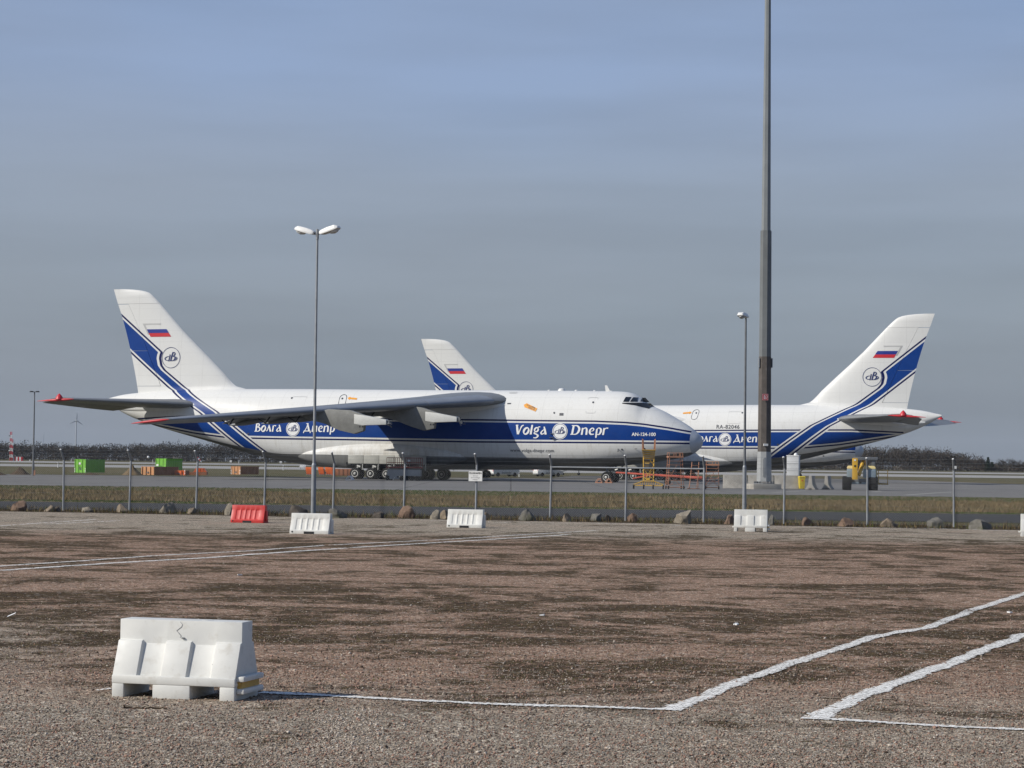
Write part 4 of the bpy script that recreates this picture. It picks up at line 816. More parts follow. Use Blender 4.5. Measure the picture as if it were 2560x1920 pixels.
def emblem(a0, v0, r, side, filled):
    fl = lambda P_: [((a0 - x) if side < 0 else (a0 + x), v0 + y) for x, y in P_]
    if filled:
        V = [(0, 0)] ; n = 40; rings_ = [0.33, 0.66, 1.0]
        for q in rings_: V += disc2(0, 0, r * q, n)
        Fc = [(0, 1 + i, 1 + (i + 1) % n) for i in range(n)]
        for k_ in range(2): Fc += [(1 + k_ * n + i, 1 + (k_ + 1) * n + i, 1 + (k_ + 1) * n + (i + 1) % n, 1 + k_ * n + (i + 1) % n) for i in range(n)]
        e = decal('emblem', fl(V), Fc, M['decal_white'], side, .022)
    else:
        e = None
    V, Fc = ribbon([(x, y, r * .045) for x, y in disc2(0, 0, r * (.89 if filled else .98), 44)], True)
    ring_ = decal('emblem_ring', fl(V), Fc, M['navy'], side, .036, e); e = e or ring_
    k_ = r * .62; q = 0; b = MB(); sh = .28
    strokes = [('c', [(x, y, w) for x, y, w in sm([(-.12, .16, .05), (-.62, .18, .09), (-1.02, -.08, .16), (-.86, -.36, .13), (-.42, -.44, .05)])]), ('c', [(-.36, .42, .10), (-.20, .52, .13), (-.26, .0, .16), (-.32, -.52, .16)]), ('c', [(-.5, -.52, .07), (-.14, -.52, .07)]),
               ('c', [(.22, .86, .2), (.10, .2, .2), (.02, -.5, .2)]), ('c', sm([(.10, .86, .07), (.5, .84, .12), (.60, .52, .18), (.34, .22, .07)])), ('c', sm([(.26, .2, .07), (.66, .14, .15), (.70, -.22, .2), (.40, -.46, .1), (-.12, -.5, .07)])),
               ('c', sm([(.62, .2, .04), (.98, .06, .1), (1.04, -.16, .14), (.82, -.40, .1), (.5, -.5, .04)]))]
    for _, st in strokes:
        V, Fc = ribbon(st); q += 1; b.add([onskin(*p, side, .036 + .002 * q) for p in fl([((x + sh * y * .5) * k_, y * k_ * .95) for x, y in V])], Fc)
    b.build('emblem_letters', M['navy'], e)
def txt(s, a_c, v0, size, side, mat, bold=0.0, sp=1.0, sx_=1.0, name='lettering'):
    V, Fc = text_mesh(s, size, bold, sp); return decal(name, [((a_c - x * sx_) if side < 0 else (a_c + x * sx_), v0 + y) for x, y, _ in V], Fc, mat, side, .03)
def slanted(s, a_c, v0, size, side, mat, slope):
    V, Fc = text_mesh(s, size, .004, 1.0); return decal('lettering', [((a_c - x) if side < 0 else (a_c + x), v0 + y + slope * x * side) for x, y, _ in V], Fc, mat, side, .036)
def quad(name, pts, mat, side, off=.03, sub=3, parent=None): return decal(name, pts, [tuple(range(len(pts)))], mat, side, off, parent, sub)
for side in (-1, 1):
    sg_ = -side                                   # +1 on the starboard side: text runs towards the nose
    def pos(a0, L): return a0 if side < 0 else a0 - L
    word('Volga', pos(19.0, 3.45), 4.86, .98, side, M['decal_white'], width=3.45)
    emblem(14.15, 5.2, .82, side, True)
    word('Dnepr', pos(12.95, 3.95), 4.86, .98, side, M['decal_white'], width=3.95)
    if side < 0: word('Волга', 48.75, 4.96, .90, side, M['decal_white'], width=3.2); word('Днепр', 42.95, 4.96, .90, side, M['decal_white'], width=3.7)
    else: word('Волга', 38.9, 4.96, .90, side, M['decal_white'], width=3.2); word('Днепр', 44.1, 4.96, .90, side, M['decal_white'], width=3.7)
    emblem(44.2 if side < 0 else 43.0, 5.27, .80, side, True)
    emblem(60.65, 13.12, 1.16, side, False)
    txt('www.volga-dnepr.com', 17.2, 3.06, .50, side, M['ink'], 0, 1.05)
    txt('AN-124-100', 5.35, 4.80, .47, side, M['decal_white'], .012, 1.0)
    # flag
    quad('flag_border', [(64.35, 16.95), (62.0, 16.95), (62.08, 16.80), (64.05, 16.80), (63.5, 15.72), (63.66, 15.72)], M['decal_grey'], side, .025, 0)
    quad('flag_blue', [(63.8, 16.30), (61.3, 16.30), (61.0, 15.88), (63.55, 15.88)], M['decal_blue'], side, .03, 2); quad('flag_red', [(63.55, 15.87), (61.0, 15.87), (60.7, 15.46), (63.3, 15.46)], M['decal_red'], side, .03, 2)
    # cockpit glazing and anti-glare paint
    o_ = -.62
    for nm, P_ in (('side', [(8.3, 8.78), (7.8, 8.78), (7.85, 8.27), (8.4, 8.27)]), ('side', [(7.65, 8.76), (7.3, 8.76), (7.12, 8.31), (7.75, 8.28)]), ('front', [(7.12, 8.78), (6.75, 8.78), (6.3, 8.30), (6.92, 8.33)])):
        quad('cockpit_window', [(a + o_, v) for a, v in P_], M['glass'], side, .03, 3)
    quad('antiglare_patch', [(a + o_, v) for a, v in ((8.45, 8.16), (7.0, 8.20), (6.2, 8.20), (5.85, 7.9), (5.95, 7.60), (7.2, 7.92), (8.45, 8.08))], M['black'], side, .025, 4)
    # rescue arrows, doors, small windows
    quad('rescue_arrow', [(18.35, 7.92), (18.05, 8.08), (18.05, 7.98), (16.8, 7.55), (16.95, 7.22), (18.2, 7.66), (18.15, 7.56)], M['decal_orange'], side, .03, 3)
    quad('rescue_arrow', [(38.4, 8.60), (38.15, 8.75), (38.1, 8.67), (37.3, 8.6), (37.3, 8.42), (38.1, 8.48), (38.15, 8.4)], M['decal_orange'], side, .03, 2)
    slanted('СПАСАНИЕ', 17.5, 7.66, .18, side, M['ink'], .36); slanted('RESCUE', 17.42, 7.45, .21, side, M['ink'], .36)
    for a, v, w_, h_ in ((14.1, 6.95, .42, .26), (20.0, 8.05, .4, .12), (50.3, 4.72, .22, .16), (49.6, 4.72, .22, .16)): quad('small_window', [(a - w_ / 2, v - h_ / 2), (a + w_ / 2, v - h_ / 2), (a + w_ / 2, v + h_ / 2), (a - w_ / 2, v + h_ / 2)], M['ink'], side, .028, 1)
    def outline(a0, v0, w_, h_, rr, mat, wd, lean=0.0):
        pts = []
        for cx, cy, s0 in ((w_ / 2 - rr, h_ / 2 - rr, 0), (-w_ / 2 + rr, h_ / 2 - rr, 90), (-w_ / 2 + rr, -h_ / 2 + rr, 180), (w_ / 2 - rr, -h_ / 2 + rr, 270)):
            for q in range(0, 91, 30): x, y = cx + rr * math.cos(R(s0 + q)), cy + rr * math.sin(R(s0 + q)); pts.append((a0 + x + lean * y, v0 + y, wd))
        V, Fc = ribbon(pts, True); return decal('door_outline', V, Fc, mat, side, .028)
    outline(38.9, 8.35, .8, 1.25, .35, M['ink'], .05, .12); outline(11.0, 7.9, 1.0, 1.6, .1, M['decal_grey'], .025); outline(44.0, 8.0, 1.6, 1.5, .08, M['decal_grey'], .02); outline(20.0, 9.2, .8, .12, .05, M['decal_grey'], .03)
    for a, v in ((39.0, 8.55), (10.9, 8.2), (14.9, 7.1), (44.9, 8.6), (7.6, 3.4), (5.3, 3.5)):
        V = [(0, 0)] + disc2(0, 0, .10, 12); decal('porthole', [(a + x, v + y) for x, y in V], [(0, 1 + i, 1 + (i + 1) % 12) for i in range(12)], M['ink'], side, .03)
    # open service panel by the emblem
    b = MB()
    for da_, dz_ in ((.35, .1), (.45, -.3), (.1, -.45)): p = onskin(14.6 + da_, 4.85 + dz_, side, .05); b.box(p, (.5, .12, .05), 0.3); b.cyl(p, p + Vector((-.2, side * .2, .25)), .02, n=5)
    b.build('service_panel', M['galv_dark'], plane)
    b = MB(); p = onskin(8.0, 3.45, side, .02); b.cyl(p, p + Vector((.1, side * .35, -.25)), .06, n=6); p = onskin(6.3, 3.5, side, .02); b.cyl(p, p + Vector((.35, side * .3, .05)), .03, n=5); b.build('probe', M['galv_dark'], plane)

def place(o, nx_, ny_, th, flip):
    # nose tip at (nx, ny); th = yaw; flip = nose to the left
    d = Vector((-math.cos(th), math.sin(th), 0)) if flip else Vector((math.cos(th), -math.sin(th), 0))
    o.location = Vector((nx_, ny_, 0)) - d * 32.0; o.rotation_euler = (0, 0, math.atan2(d.y, d.x))
planeB, planeC = copy_tree(plane), copy_tree(plane)
place(plane, 19.53, 232.4, R(19.4), False); tB = R(19.6); place(planeB, 51.4 - 68.2 * math.cos(tB), 277.0 + 68.2 * math.sin(tB), tB, True)
place(planeC, -14.05 + 68.2 * math.cos(R(18)), 349.5 - 68.2 * math.sin(R(18)), R(18), False)
planeB.location.z = -0.12
planeB['label'] = 'white and blue cargo jet facing left, its high tail beyond the tall mast'
planeC['label'] = 'farthest cargo jet, only its tail fin and nose show behind the others'
save = plane; plane = planeB
for side in (-1, 1): txt('RA-82046', 43.3, 6.62, .66, side, M['ink'], .008, 1.12, 1.0, 'registration')
plane = save
# ================================================================ plastic barriers
def barrier3(label, loc, rz, mat):
    t_ = thing('plastic_barrier', label, 'barrier', loc, rz, 'plastic road barriers in the car park'); L, D = .9, .19
    def ring(x, rib):
        f = [(-.19, .165), (-.108, .43), (-.085, .437)] if rib else [(-.170, .165), (-.090, .405), (-.085, .410)]
        g = [(.085, .437), (.108, .43), (.19, .165)] if rib else [(.085, .410), (.090, .405), (.170, .165)]
        return [(x, y, z) for y, z in f + [(-.085, .595), (.085, .595)] + g]
    st = []
    for a, b_ in ((-.45, -.275), (-.095, .087), (.27, .45)): st.append((a, b_))
    rings = []
    e = .012
    for i, (a, b_) in enumerate(st):
        if i: rings += [ring(a - e, False)]
        rings += [ring(a, True), ring(b_, True)]
        if i < 2: rings += [ring(b_ + e, False)]
    b = MB(); b.loft(rings); body = b.build('body', mat, t_, bevel=.007)
    b = MB(); b.box((0, 0, .137), (.904, .40, .066)); b.build('base_slab', mat, t_, bevel=.01)
    for x0, x1 in ((-.45, -.362), (-.15, .125), (.34, .45)):
        MB().box(((x0 + x1) / 2, 0, .05), (x1 - x0, .396, .112)).build('foot', mat, t_, bevel=.01)
    for z in (.05, .145): MB().box((.478, 0.0, z + .02), (.055, .34, .042)).build('coupling_lug', mat, t_, bevel=.012)
    MB().box((.462, 0.0, .115), (.03, .3, .05)).build('coupling_socket', M['ochre'], t_)
    b = MB(); b.box((-.478, 0.03, .12), (.055, .2, .04)); b.build('coupling_lug', mat, t_, bevel=.012)
    MB().cyl((.15, 0.02, .592), (.15, .02, .5975), .04, n=16).build('filler_cap', mat, t_)
    return t_
def barrier5(label, loc, rz, mat):
    t_ = thing('plastic_barrier', label, 'barrier', loc, rz, 'plastic road barriers in the car park')
    def ring(x, rec):
        f = [(-.20, .0), (-.20, .085), (-.182 + rec, .11), (-.092 + rec, .355), (-.085, .38), (-.075, .50)]
        return [(x, y, z) for y, z in f + [(-y, z) for y, z in f[::-1]]]
    xs_ = [-.5, -.5]; rings = [ring(-.5, 0)]; e = .012
    for i in range(5):
        a = -.36 + i * .148; rings += [ring(a, 0), ring(a + e, .013), ring(a + .10, .013), ring(a + .10 + e, 0)]
    rings.append(ring(.5, 0)); b = MB(); b.loft(rings); b.build('body', mat, t_, bevel=.006)
    MB().box((0.0, -.1925, .03), (.26, .03, .06)).build('fork_slot', M['black'], t_)
    MB().cyl((-.43, -.195, .05), (-.43, -.204, .05), .022, n=12).build('drain_plug', M['black'], t_)
    MB().box((.52, 0, .2), (.05, .12, .3)).build('end_coupling', mat, t_, bevel=.01)
    return t_
def front(px, py, rz, d): p = gp(px, py); return (p.x + d * math.sin(-rz) * 1.0, p.y + d * math.cos(rz), 0)
bar = barrier3('dirty white plastic barrier with a crack in its front, nearest of all', front(436, 1746, R(-15), .2), R(-15), M['white_pl']); bar.scale = (1.08, 1.2, .95)
V, Fc = ribbon([(-.005, .585, .002), (.012, .565, .003), (.006, .545, .004), (-.03, .515, .004), (-.012, .495, .004), (.004, .475, .004), (-.004, .462, .002)]); b = MB(); b.add([(x, -.0865, z) for x, z in V], Fc); b.build('crack', M['galv_dark'], bar)
for x, z, w in ((.28, .27, .03), (.02, .46, .02)): MB().box((x, -.153 + (z - .25) * .3, z), (w, .012, .008)).build('scuff', M['galv_dark'], bar)
barrier5('red plastic barrier standing near the fence', front(617, 1307, R(-15), .2), R(-15), M['red_pl'])
barrier5('white plastic barrier right in front of the double lamp post', front(772, 1335, R(-15), .2), R(-15), M['white_pl'])
barrier5('white plastic barrier below the airport notice sign', front(1160, 1319.5, R(-15), .2), R(-15), M['white_pl'])
barrier3('small looking white ribbed barrier below the tall mast near the fence', front(1876, 1329, R(-10), .2), R(-10), M['white_pl'])
barrier3('white barrier only just showing at the right edge of the picture', front(2596, 1342, R(-10), .2), R(-10), M['white_pl'])
# litter: torn white scrap, dead twig, small bits
b = MB(); P_ = []
for i in range(9):
    q = i / 8 * 2.6; P_.append((.13 * i / 8 - .02 * math.sin(q * 2), .03 * math.sin(q), .012 + .05 * (1 - math.cos(q)) * .5))
V = [(x, y - .035 + .01 * math.sin(i), z) for i, (x, y, z) in enumerate(P_)] + [(x, y + .035, z + .012) for x, y, z in P_]; b.add(V, [(i, i + 1, 10 + i, 9 + i) for i in range(8)])
o = b.build('plastic_scrap', M['white'], None, True); o.location = gp(18, 1545); o.scale = (.6, .6, .9); tag(o, 'curled white plastic scrap lying on gravel at the left edge', 'litter')
b = MB(); p0 = gp(311, 1772); pts = [p0 + Vector((.03 * i, .012 * math.sin(i * 1.1), .008 + .004 * math.sin(i * 2.3))) for i in range(11)]; b.path([p - p0 for p in pts], .0055, 6); b.path([(.12, 0, .01), (.16, .06, .02)], .003, 5); b.path([(.0, 0, .01), (.0, -.03, .03)], .006, 5)
o = b.build('dead_twig', M['soil']); o.location = p0; tag(o, 'thin dead twig lying in front of the nearest white barrier', 'twig')
for i, (x, y, w, lb) in enumerate(((1355, 1539, .03, 'flat pale scrap right of centre on dark gravel'), (1840, 1562, .06, 'long white scrap lying between gravel patches above the corner line'), (2524, 1532, .03, 'small white scrap near the right edge between the two painted lines'), (600, 1438, .05, 'tiny white scrap on gravel left of the double line'))):
    b = MB(); b.add([(-w, -.02, .012), (w * .6, -.025, .015), (w, .015, .02), (-w * .5, .025, .012), (-w, -.02, .0), (w * .6, -.025, .0), (w, .015, .0), (-w * .5, .025, .0)], [(0, 1, 2, 3), (0, 4, 5, 1), (1, 5, 6, 2), (2, 6, 7, 3), (3, 7, 4, 0)])
    o = b.build('paper_scrap', M['white']); o.location = gp(x, y); o.rotation_euler = (0, 0, i * 1.3); tag(o, lb, 'litter')

# ================================================================ lamp posts and mast
def lamp_head(parent, p, ang, tilt, sc=1.0):
    """tapered street lantern pointing along ang, with a bowl below"""
    M4 = Matrix.Translation(p) @ Matrix.Rotation(ang, 4, 'Z') @ Matrix.Rotation(-tilt, 4, 'Y') @ Matrix.Scale(sc, 4)
    b = MB(); prof = [(.04, .11, -.02, .07), (.12, .13, -.04, .10), (.35, .15, -.045, .12), (.62, .16, -.04, .115), (.72, .12, -.02, .05)]
    b.loft([[(x, -w, z0), (x, w, z0), (x, w, z0 + .35 * (z1 - z0)), (x, w * .72, z1), (x, -w * .72, z1), (x, -w, z0 + .35 * (z1 - z0))] for x, w, z0, z1 in prof]); h = b.build('lamp_head', M['white'], parent, bevel=.008); h.data.transform(M4)
    b = MB(); rg = []
    for f in (0, .12, .5, .88, 1): k_ = max(.05, math.sin(math.pi * (.04 + .92 * f)) ** .5); rg.append([(.36 + .32 * f, .125 * k_ * math.cos(q), -.045 - .09 * k_ * abs(math.sin(q))) for q in np.linspace(0, math.pi, 9)])
    b.loft(rg); d = b.build('diffuser', M['lamp_cover'], h, True); d.data.transform(M4)
    b = MB(); b.cyl((-.06, 0, .02), (.06, 0, .02), .03, n=8); n_ = b.build('neck', M['galv_dark'], h); n_.data.transform(M4)
lp = gp(783, 1291); L1 = thing('street_lamp', 'tall grey lamp post with two lantern heads in front of the nearest jet', 'street lamp', lp)
b = MB(); b.cyl((0, 0, 0), (0, 0, 1.65), .082, .078, 16); b.cyl((0, 0, 1.65), (0, 0, 1.72), .078, .05, 16); b.build('base_sleeve', M['galv'], L1, True)
b = MB(); b.cyl((0, 0, 1.7), (0, 0, 5.0), .05, .046, 14); b.cyl((0, 0, 5.0), (0, 0, 9.0), .040, .036, 14); b.build('pole', M['galv'], L1, True)
b = MB(); b.cyl((0, 0, 8.95), (0, 0, 9.28), .05, .048, 14); b.build('pole_head', M['galv'], L1, True)
lamp_head(L1, Vector((.07, 0, 9.12)), R(-24), R(15), 1.02); lamp_head(L1, Vector((-.07, 0, 9.12)), R(180 - 24), R(15), 1.02)
lp = gp(1860.6, 1277); L2 = thing('street_lamp', 'slim grey lamp post with one lantern head, left of the tall mast', 'street lamp', lp)
b = MB(); b.cyl((0, 0, 0), (0, 0, 1.75), .085, .08, 16); b.cyl((0, 0, 1.75), (0, 0, 1.82), .08, .055, 16); b.build('base_sleeve', M['galv'], L2, True)
b = MB(); b.cyl((0, 0, 1.8), (0, 0, 7.75), .052, .038, 14); b.build('pole', M['galv_dark'], L2, True); lamp_head(L2, Vector((.03, -.05, 7.78)), R(-118), R(4), 1.0)
lp = gp(82.5, 1189); L3 = thing('street_lamp', 'distant dark lamp post with two flat heads at the far left', 'street lamp', lp)
sc_ = lp.y / FPX; hgt_ = (1189 - 979) * sc_
b = MB(); b.cyl((0, 0, 0), (0, 0, 1.3), .14, .13, 10); b.cyl((0, 0, 1.3), (0, 0, hgt_), .09, .06, 10); b.build('pole', M['galv_dark'], L3, True)
for s_ in (-1, 1): MB().box((s_ * .3, 0, hgt_), (.44, .3, .13), taper=.7).build('lamp_head', M['black'], L3, bevel=.03)
b = MB(); b.box((.18, -.1, .3), (.14, .14, .5)); b.build('fuse_box', M['rustor'], L3)

mp = atx(1910, 182.0); mast = thing('light_mast', 'very tall eight sided grey floodlight mast rising out of the picture', 'mast', (mp.x, 182, 0), R(10))
MB().box((-.05, 0, .22), (2.3, 2.3, .44)).build('foundation', M['conc'], mast, bevel=.02)
def octa(z0, z1, d0, d1, mat, name): b = MB(); b.cyl((0, 0, z0), (0, 0, z1), d0 / 2, d1 / 2, 8); return b.build(name, mat, mast)
octa(.62, 3.0, 1.24, 1.14, M['grey'], 'base_cladding')
m_dark = paint('rust_brown_steel', (0.085, 0.072, 0.062), 0.65, 0, 0.35, 0.9, (0.16, 0.155, 0.15), 0.5); octa(3.0, 10.6, 1.10, 1.02, m_dark, 'mast_section')
octa(10.6, 20.7, 1.0, .92, paint('mid_grey_steel', (0.14, 0.15, 0.152), 0.6, 0.0, 0.2, 0.6, (0.1, 0.1, 0.1), 0.3), 'mast_section'); octa(20.7, 41, .76, .48, paint('light_grey_steel', (0.20, 0.215, 0.22), 0.55, 0.05, 0.15, 0.6, (0.14, 0.14, 0.14), 0.3), 'mast_section')
fl = MB(); fl.cyl((0, 0, .44), (0, 0, .50), .82, .82, 16); fl.build('base_flange', M['galv_dark'], mast)
for i in range(16):
    q = i * math.pi / 8; MB().box((.70 * math.cos(q), .70 * math.sin(q), .56), (.22, .03, .14), q).build('flange_rib', M['galv_dark'], mast)
dd = MB(); pts = [(.17 * math.cos(q), .17 * math.sin(q) + (.62 if math.sin(q) >= 0 else -.62)) for q in np.linspace(0, 2 * math.pi, 25)[:-1]]; dd.prism([(x - .12, z + 1.75) for x, z in pts], -.60, -.50); dd.build('access_door', M['grey'], mast, bevel=.01)
MB().box((-.05, -.57, 3.55), (.36, .12, .18)).build('cable_box', M['white'], mast)
for s_ in (-1, 1): MB().box((s_ * .53, -.1, 10.1), (.07, .3, .75)).build('clamp', M['galv'], mast)
MB().box((-.12, -.56, 7.35), (.50, .02, .52)).build('fire_sign', M['red'], mast)
b = MB(); V, Fc = ribbon([(-.10, .15, .04), (-.10, -.14, .06), (-.02, -.15, .06), (0, .02, .05), (-.08, .16, .03)]); b.add([(x - .12, -.572, z + 7.35) for x, z in V], Fc); V, Fc = ribbon(sm([(.02, .17, .03), (.14, .10, .03), (.13, -.06, .04), (.04, -.14, .03)])); b.add([(x - .12, -.574, z + 7.35) for x, z in V], Fc); b.build('sign_symbol', M['decal_white'], mast)
V, Fc = ribbon([(-.22, -.23, .025), (.22, -.23, .025), (.22, .23, .025), (-.22, .23, .025)], True); b = MB(); b.add([(x - .12, -.573, z + 7.35) for x, z in V], Fc); b.build('sign_border', M['decal_white'], mast)
b = MB(); b.cyl((0, 0, 40.6), (0, 0, 41.0), 1.3, 1.3, 16); b.build('head_ring', M['galv'], mast)
for i in range(8): q = i * math.pi / 4; MB().box((1.5 * math.cos(q), 1.5 * math.sin(q), 40.7), (.3, .6, .5), q).build('floodlight', M['grey'], mast)

# ================================================================ apron equipment
# concrete barriers
JP = [(-.40, 0), (-.40, .08), (-.34, .12), (-.17, .42), (-.11, 1.12), (.11, 1.12), (.17, .42), (.34, .12), (.40, .08), (.40, 0), (.14, 0), (.10, .09), (-.10, .09), (-.14, 0)]
def jersey(label, x, y, L, rz):
    b = MB(); b.prism(JP, -L / 2, L / 2); o = b.build('concrete_barrier', M['conc'], None, bevel=.015); o.location = (x, y, 0); o.rotation_euler = (0, 0, rz); tag(o, label, 'barrier', 'concrete barriers by the mast')
for px0, px1, lb in ((1807, 1868, 'long grey concrete barrier left of the mast behind the lamp post'), (1869, 1934, 'grey concrete barrier standing directly behind the tall mast'), (1935, 1996, 'grey concrete barrier between the mast and the yellow bin')):
    Yb = 186.0; A, B = atx(px0, Yb), atx(px1, Yb); jersey(lb, (A.x + B.x) / 2, Yb, (B - A).length - .05, R(90))
for px, lb in ((2027, 'concrete barrier seen end on, right beside the yellow bin'), (2067, 'concrete barrier seen end on, nearest to the boom lift')):
    p = gp(px, 1224); jersey(lb, p.x + .25, p.y + 1.2, 2.4, R(-14))
# yellow wheeled bin
p = gp(2005, 1223.5); bn = thing('wheeled_bin', 'yellow plastic wheeled bin between concrete barriers', 'bin', (p.x, p.y + .25, 0), R(5))
b = MB(); b.loft([[(-w, -d, z), (w, -d, z), (w, d, z), (-w, d, z)] for w, d, z in ((.20, .22, .06), (.24, .26, .93), (.25, .28, .95), (.25, .28, .99))]); b.build('body', M['binyel'], bn, bevel=.01)
b = MB(); b.loft([[(-w, -d, z), (w, -d, z), (w, d, z), (-w, d, z)] for w, d, z in ((.26, .30, .99), (.26, .30, 1.02), (.2, .2, 1.07))]); b.build('lid', M['binyel'], bn, bevel=.01)
MB().cyl((-.2, .3, .98), (.2, .3, .98), .018, n=6).build('handle', M['binyel'], bn)
for s_ in (-1, 1): b = MB(); b.lathe([(.1, -.03), (.1, .03)], (s_ * .19, .2, .1), 'x', 14); b.build('wheel', M['rubber'], bn)
MB().box((0, -.262, .72), (.14, .01, .1)).build('sticker', M['orange'], bn)
# electrical cabinet
p = atx(1983, 190.0); cb = thing('electrical_cabinet', 'tall pale grey metal cabinet behind the concrete barriers beside the mast', 'cabinet', (p.x, 190, 0), R(-16))
MB().box((0, 0, 1.38), (1.0, .75, 2.7)).build('housing', paint('pale_grey_paint', (0.52, 0.53, 0.53), .5, 0, .1, 1.5, (.3, .3, .28), .3), cb, bevel=.02)
for z in (.9, 1.5, 2.1): MB().box((0, -.38, z), (.96, .015, .02)).build('door_seam', M['galv_dark'], cb)
MB().box((0, 0, 2.76), (1.06, .82, .06)).build('roof', M['white'], cb, bevel=.01); MB().box((.505, -.1, 1.2), (.02, .06, .5)).build('handle', M['black'], cb)
b = MB(); b.lathe([(.16, 0), (.15, .12), (.05, .2), (.01, .2)], (.2, 0, 2.79), 'z', 12); b.build('vent_cap', M['white'], cb, True)

def road_wheel(parent, c, r, wd, axis='x', hub=None, n=18):
    b = MB(); b.lathe([(r * .5, -wd / 2), (r * .9, -wd / 2), (r, -wd * .3), (r, wd * .3), (r * .9, wd / 2), (r * .5, wd / 2)], (0, 0, 0), axis, n); o = b.build('wheel', M['rubber'], parent, True, angle=40); o.location = c
    b = MB(); b.lathe([(r * .52, -wd * .42), (r * .2, -wd * .46), (.001, -wd * .46)], (0, 0, 0), axis, 12); b.lathe([(r * .52, wd * .42), (r * .2, wd * .46), (.001, wd * .46)], (0, 0, 0), axis, 12); b.build('rim', hub or M['rim'], o, True); return o
# boom lift
p = gp(2152, 1226); bl = thing('boom_lift', 'yellow and grey boom lift with big black tyres right of the barriers', 'lift', (p.x, p.y + .4, 0), R(-8))
for s_ in (-1, 1):
    for y in (0, 2.3):
        o = road_wheel(bl, (s_ * 1.05, y, .55), .55, .72, 'x', M['grey'], 26)
        b = MB()
        for i in range(18): q = i * math.pi / 9; b.box((0, .56 * math.cos(q), .56 * math.sin(q)), (.64, .05, .05))
        b.build('tread', M['rubber'], o)
MB().box((0, 0, .60), (1.7, .3, .22)).build('axle', M['bluegrey'], bl, bevel=.02); MB().box((0, 1.15, .78), (1.5, 2.6, .3)).build('chassis', M['galv_dark'], bl, bevel=.03)
MB().box((.02, -.18, .62), (.16, .06, .12)).build('tow_point', M['black'], bl)
for x0, x1, nm in ((-1.05, -.35, 'l'), (.25, 1.25, 'r')):
    b = MB(); w = x1 - x0; b.loft([[((x0 + x1) / 2 - w / 2 * k_, -.25 + dy, z), ((x0 + x1) / 2 + w / 2 * k_, -.25 + dy, z), ((x0 + x1) / 2 + w / 2 * k_, 2.3 - dy, z), ((x0 + x1) / 2 - w / 2 * k_, 2.3 - dy, z)] for k_, dy, z in ((1, 0, 1.0), (1, 0, 1.62), (.95, .05, 1.72))]); cw = b.build('engine_cowl', M['bluegrey'], bl, bevel=.05)
    b = MB(); b.loft([[((x0 + x1) / 2 - w / 2 * k_, -.24 + dy, z), ((x0 + x1) / 2 + w / 2 * k_, -.24 + dy, z), ((x0 + x1) / 2 + w / 2 * k_, 2.29 - dy, z), ((x0 + x1) / 2 - w / 2 * k_, 2.29 - dy, z)] for k_, dy, z in ((.97, .03, 1.725), (.93, .08, 1.88), (.7, .25, 1.98))]); b.build('cowl_top', M['cream'], cw, bevel=.03)
MB().box((1.30, 1.0, 1.4), (.08, 2.2, .7)).build('side_cover', M['cream'], bl, bevel=.02)
MB().box((-.42, -.62, 1.72), (.44, .42, 1.72)).build('boom', M['yellow'], bl, bevel=.03); MB().box((-.42, -.84, 1.95), (.13, .02, .15)).build('boom_port', M['black'], bl); MB().box((-.42, -.84, 2.42), (.16, .03, .12)).build('warning_label', M['white'], bl)
b = MB(); b.cyl((-.1, -.3, 1.2), (.25, .4, 2.45), .14, n=8); b.cyl((.45, .3, 1.6), (.5, .5, 2.5), .09, n=8); b.build('lift_cylinder', M['yellow'], bl, True)
MB().box((.45, .2, 2.55), (1.9, .34, .26), 0.05).build('upper_boom', M['galv_dark'], bl, bevel=.03); MB().box((1.05, .3, 2.2), (.3, .3, .6)).build('boom_elbow', M['galv_dark'], bl, bevel=.03)
b = MB()
for x in (1.5, 2.25):
    for y in (2.4, 3.1): b.cyl((x, y, .55), (x, y, 1.65), .025, n=6)
for z in (1.65, 1.1):
    b.path([(1.5, 2.4, z), (2.25, 2.4, z), (2.25, 3.1, z), (1.5, 3.1, z), (1.5, 2.4, z)], .025, 6)
b.build('basket_rail', M['ochre'], bl); MB().box((1.87, 2.75, .52), (.85, .8, .12)).build('basket_floor', M['ochre'], bl)
MB().box((1.0, 2.6, 1.3), (.9, .12, .12)).build('jib', M['ochre'], bl)

# work stands
def bars(L, r=.025, n=6):
    b = MB()
    for a, c in L: b.cyl(a, c, r, n=n)
    return b
p = gp(1622, 1223); st = thing('maintenance_stairs', 'tall yellow wheeled maintenance stairs in front of the nearest jet nose', 'stairs', (p.x, p.y + .5, 0), R(-4))
b = MB()
for y in (-.4, 1.0):
    b.path([(-1.12, y, .34), (-.38, y, .62), (.38, y, .62), (1.12, y, .34)], .03); b.path([(-1.12, y, .26), (1.12, y, .26)], .03)
    for x in np.linspace(-1.0, 1.0, 13): b.cyl((x, y, .26), (x + .07, y, .34 + max(0, .28 * (1 - max(0, (abs(x) - .38) / .74)))), .016, n=5)
for x in (-1.12, -.38, .38, 1.12): b.cyl((x, -.4, .3), (x, 1.0, .3), .03, n=6)
b.build('base_frame', M['yellow'], st)
for x in (-1.12, -.36, .36, 1.12): road_wheel(st, (x, -.42, .17), .17, .11, 'x', M['galv_dark'], 14); 
for x in (-1.12, 1.12): road_wheel(st, (x, 1.0, .17), .17, .11, 'x', M['galv_dark'], 14)
L = []
for s_ in (-1, 1): L += [((s_ * .38, -.35, .5), (s_ * .40, .35, 2.95)), ((s_ * .38, .9, .5), (s_ * .42, .75, 2.95))]
bars(L, .035).build('upright', M['yellow'], st)
for i in range(7): z = .55 + i * .3; y = -.35 + .7 * (z - .5) / 2.45; MB().box((0, y, z), (.72, .18, .03)).build('step', M['ochre'], st)
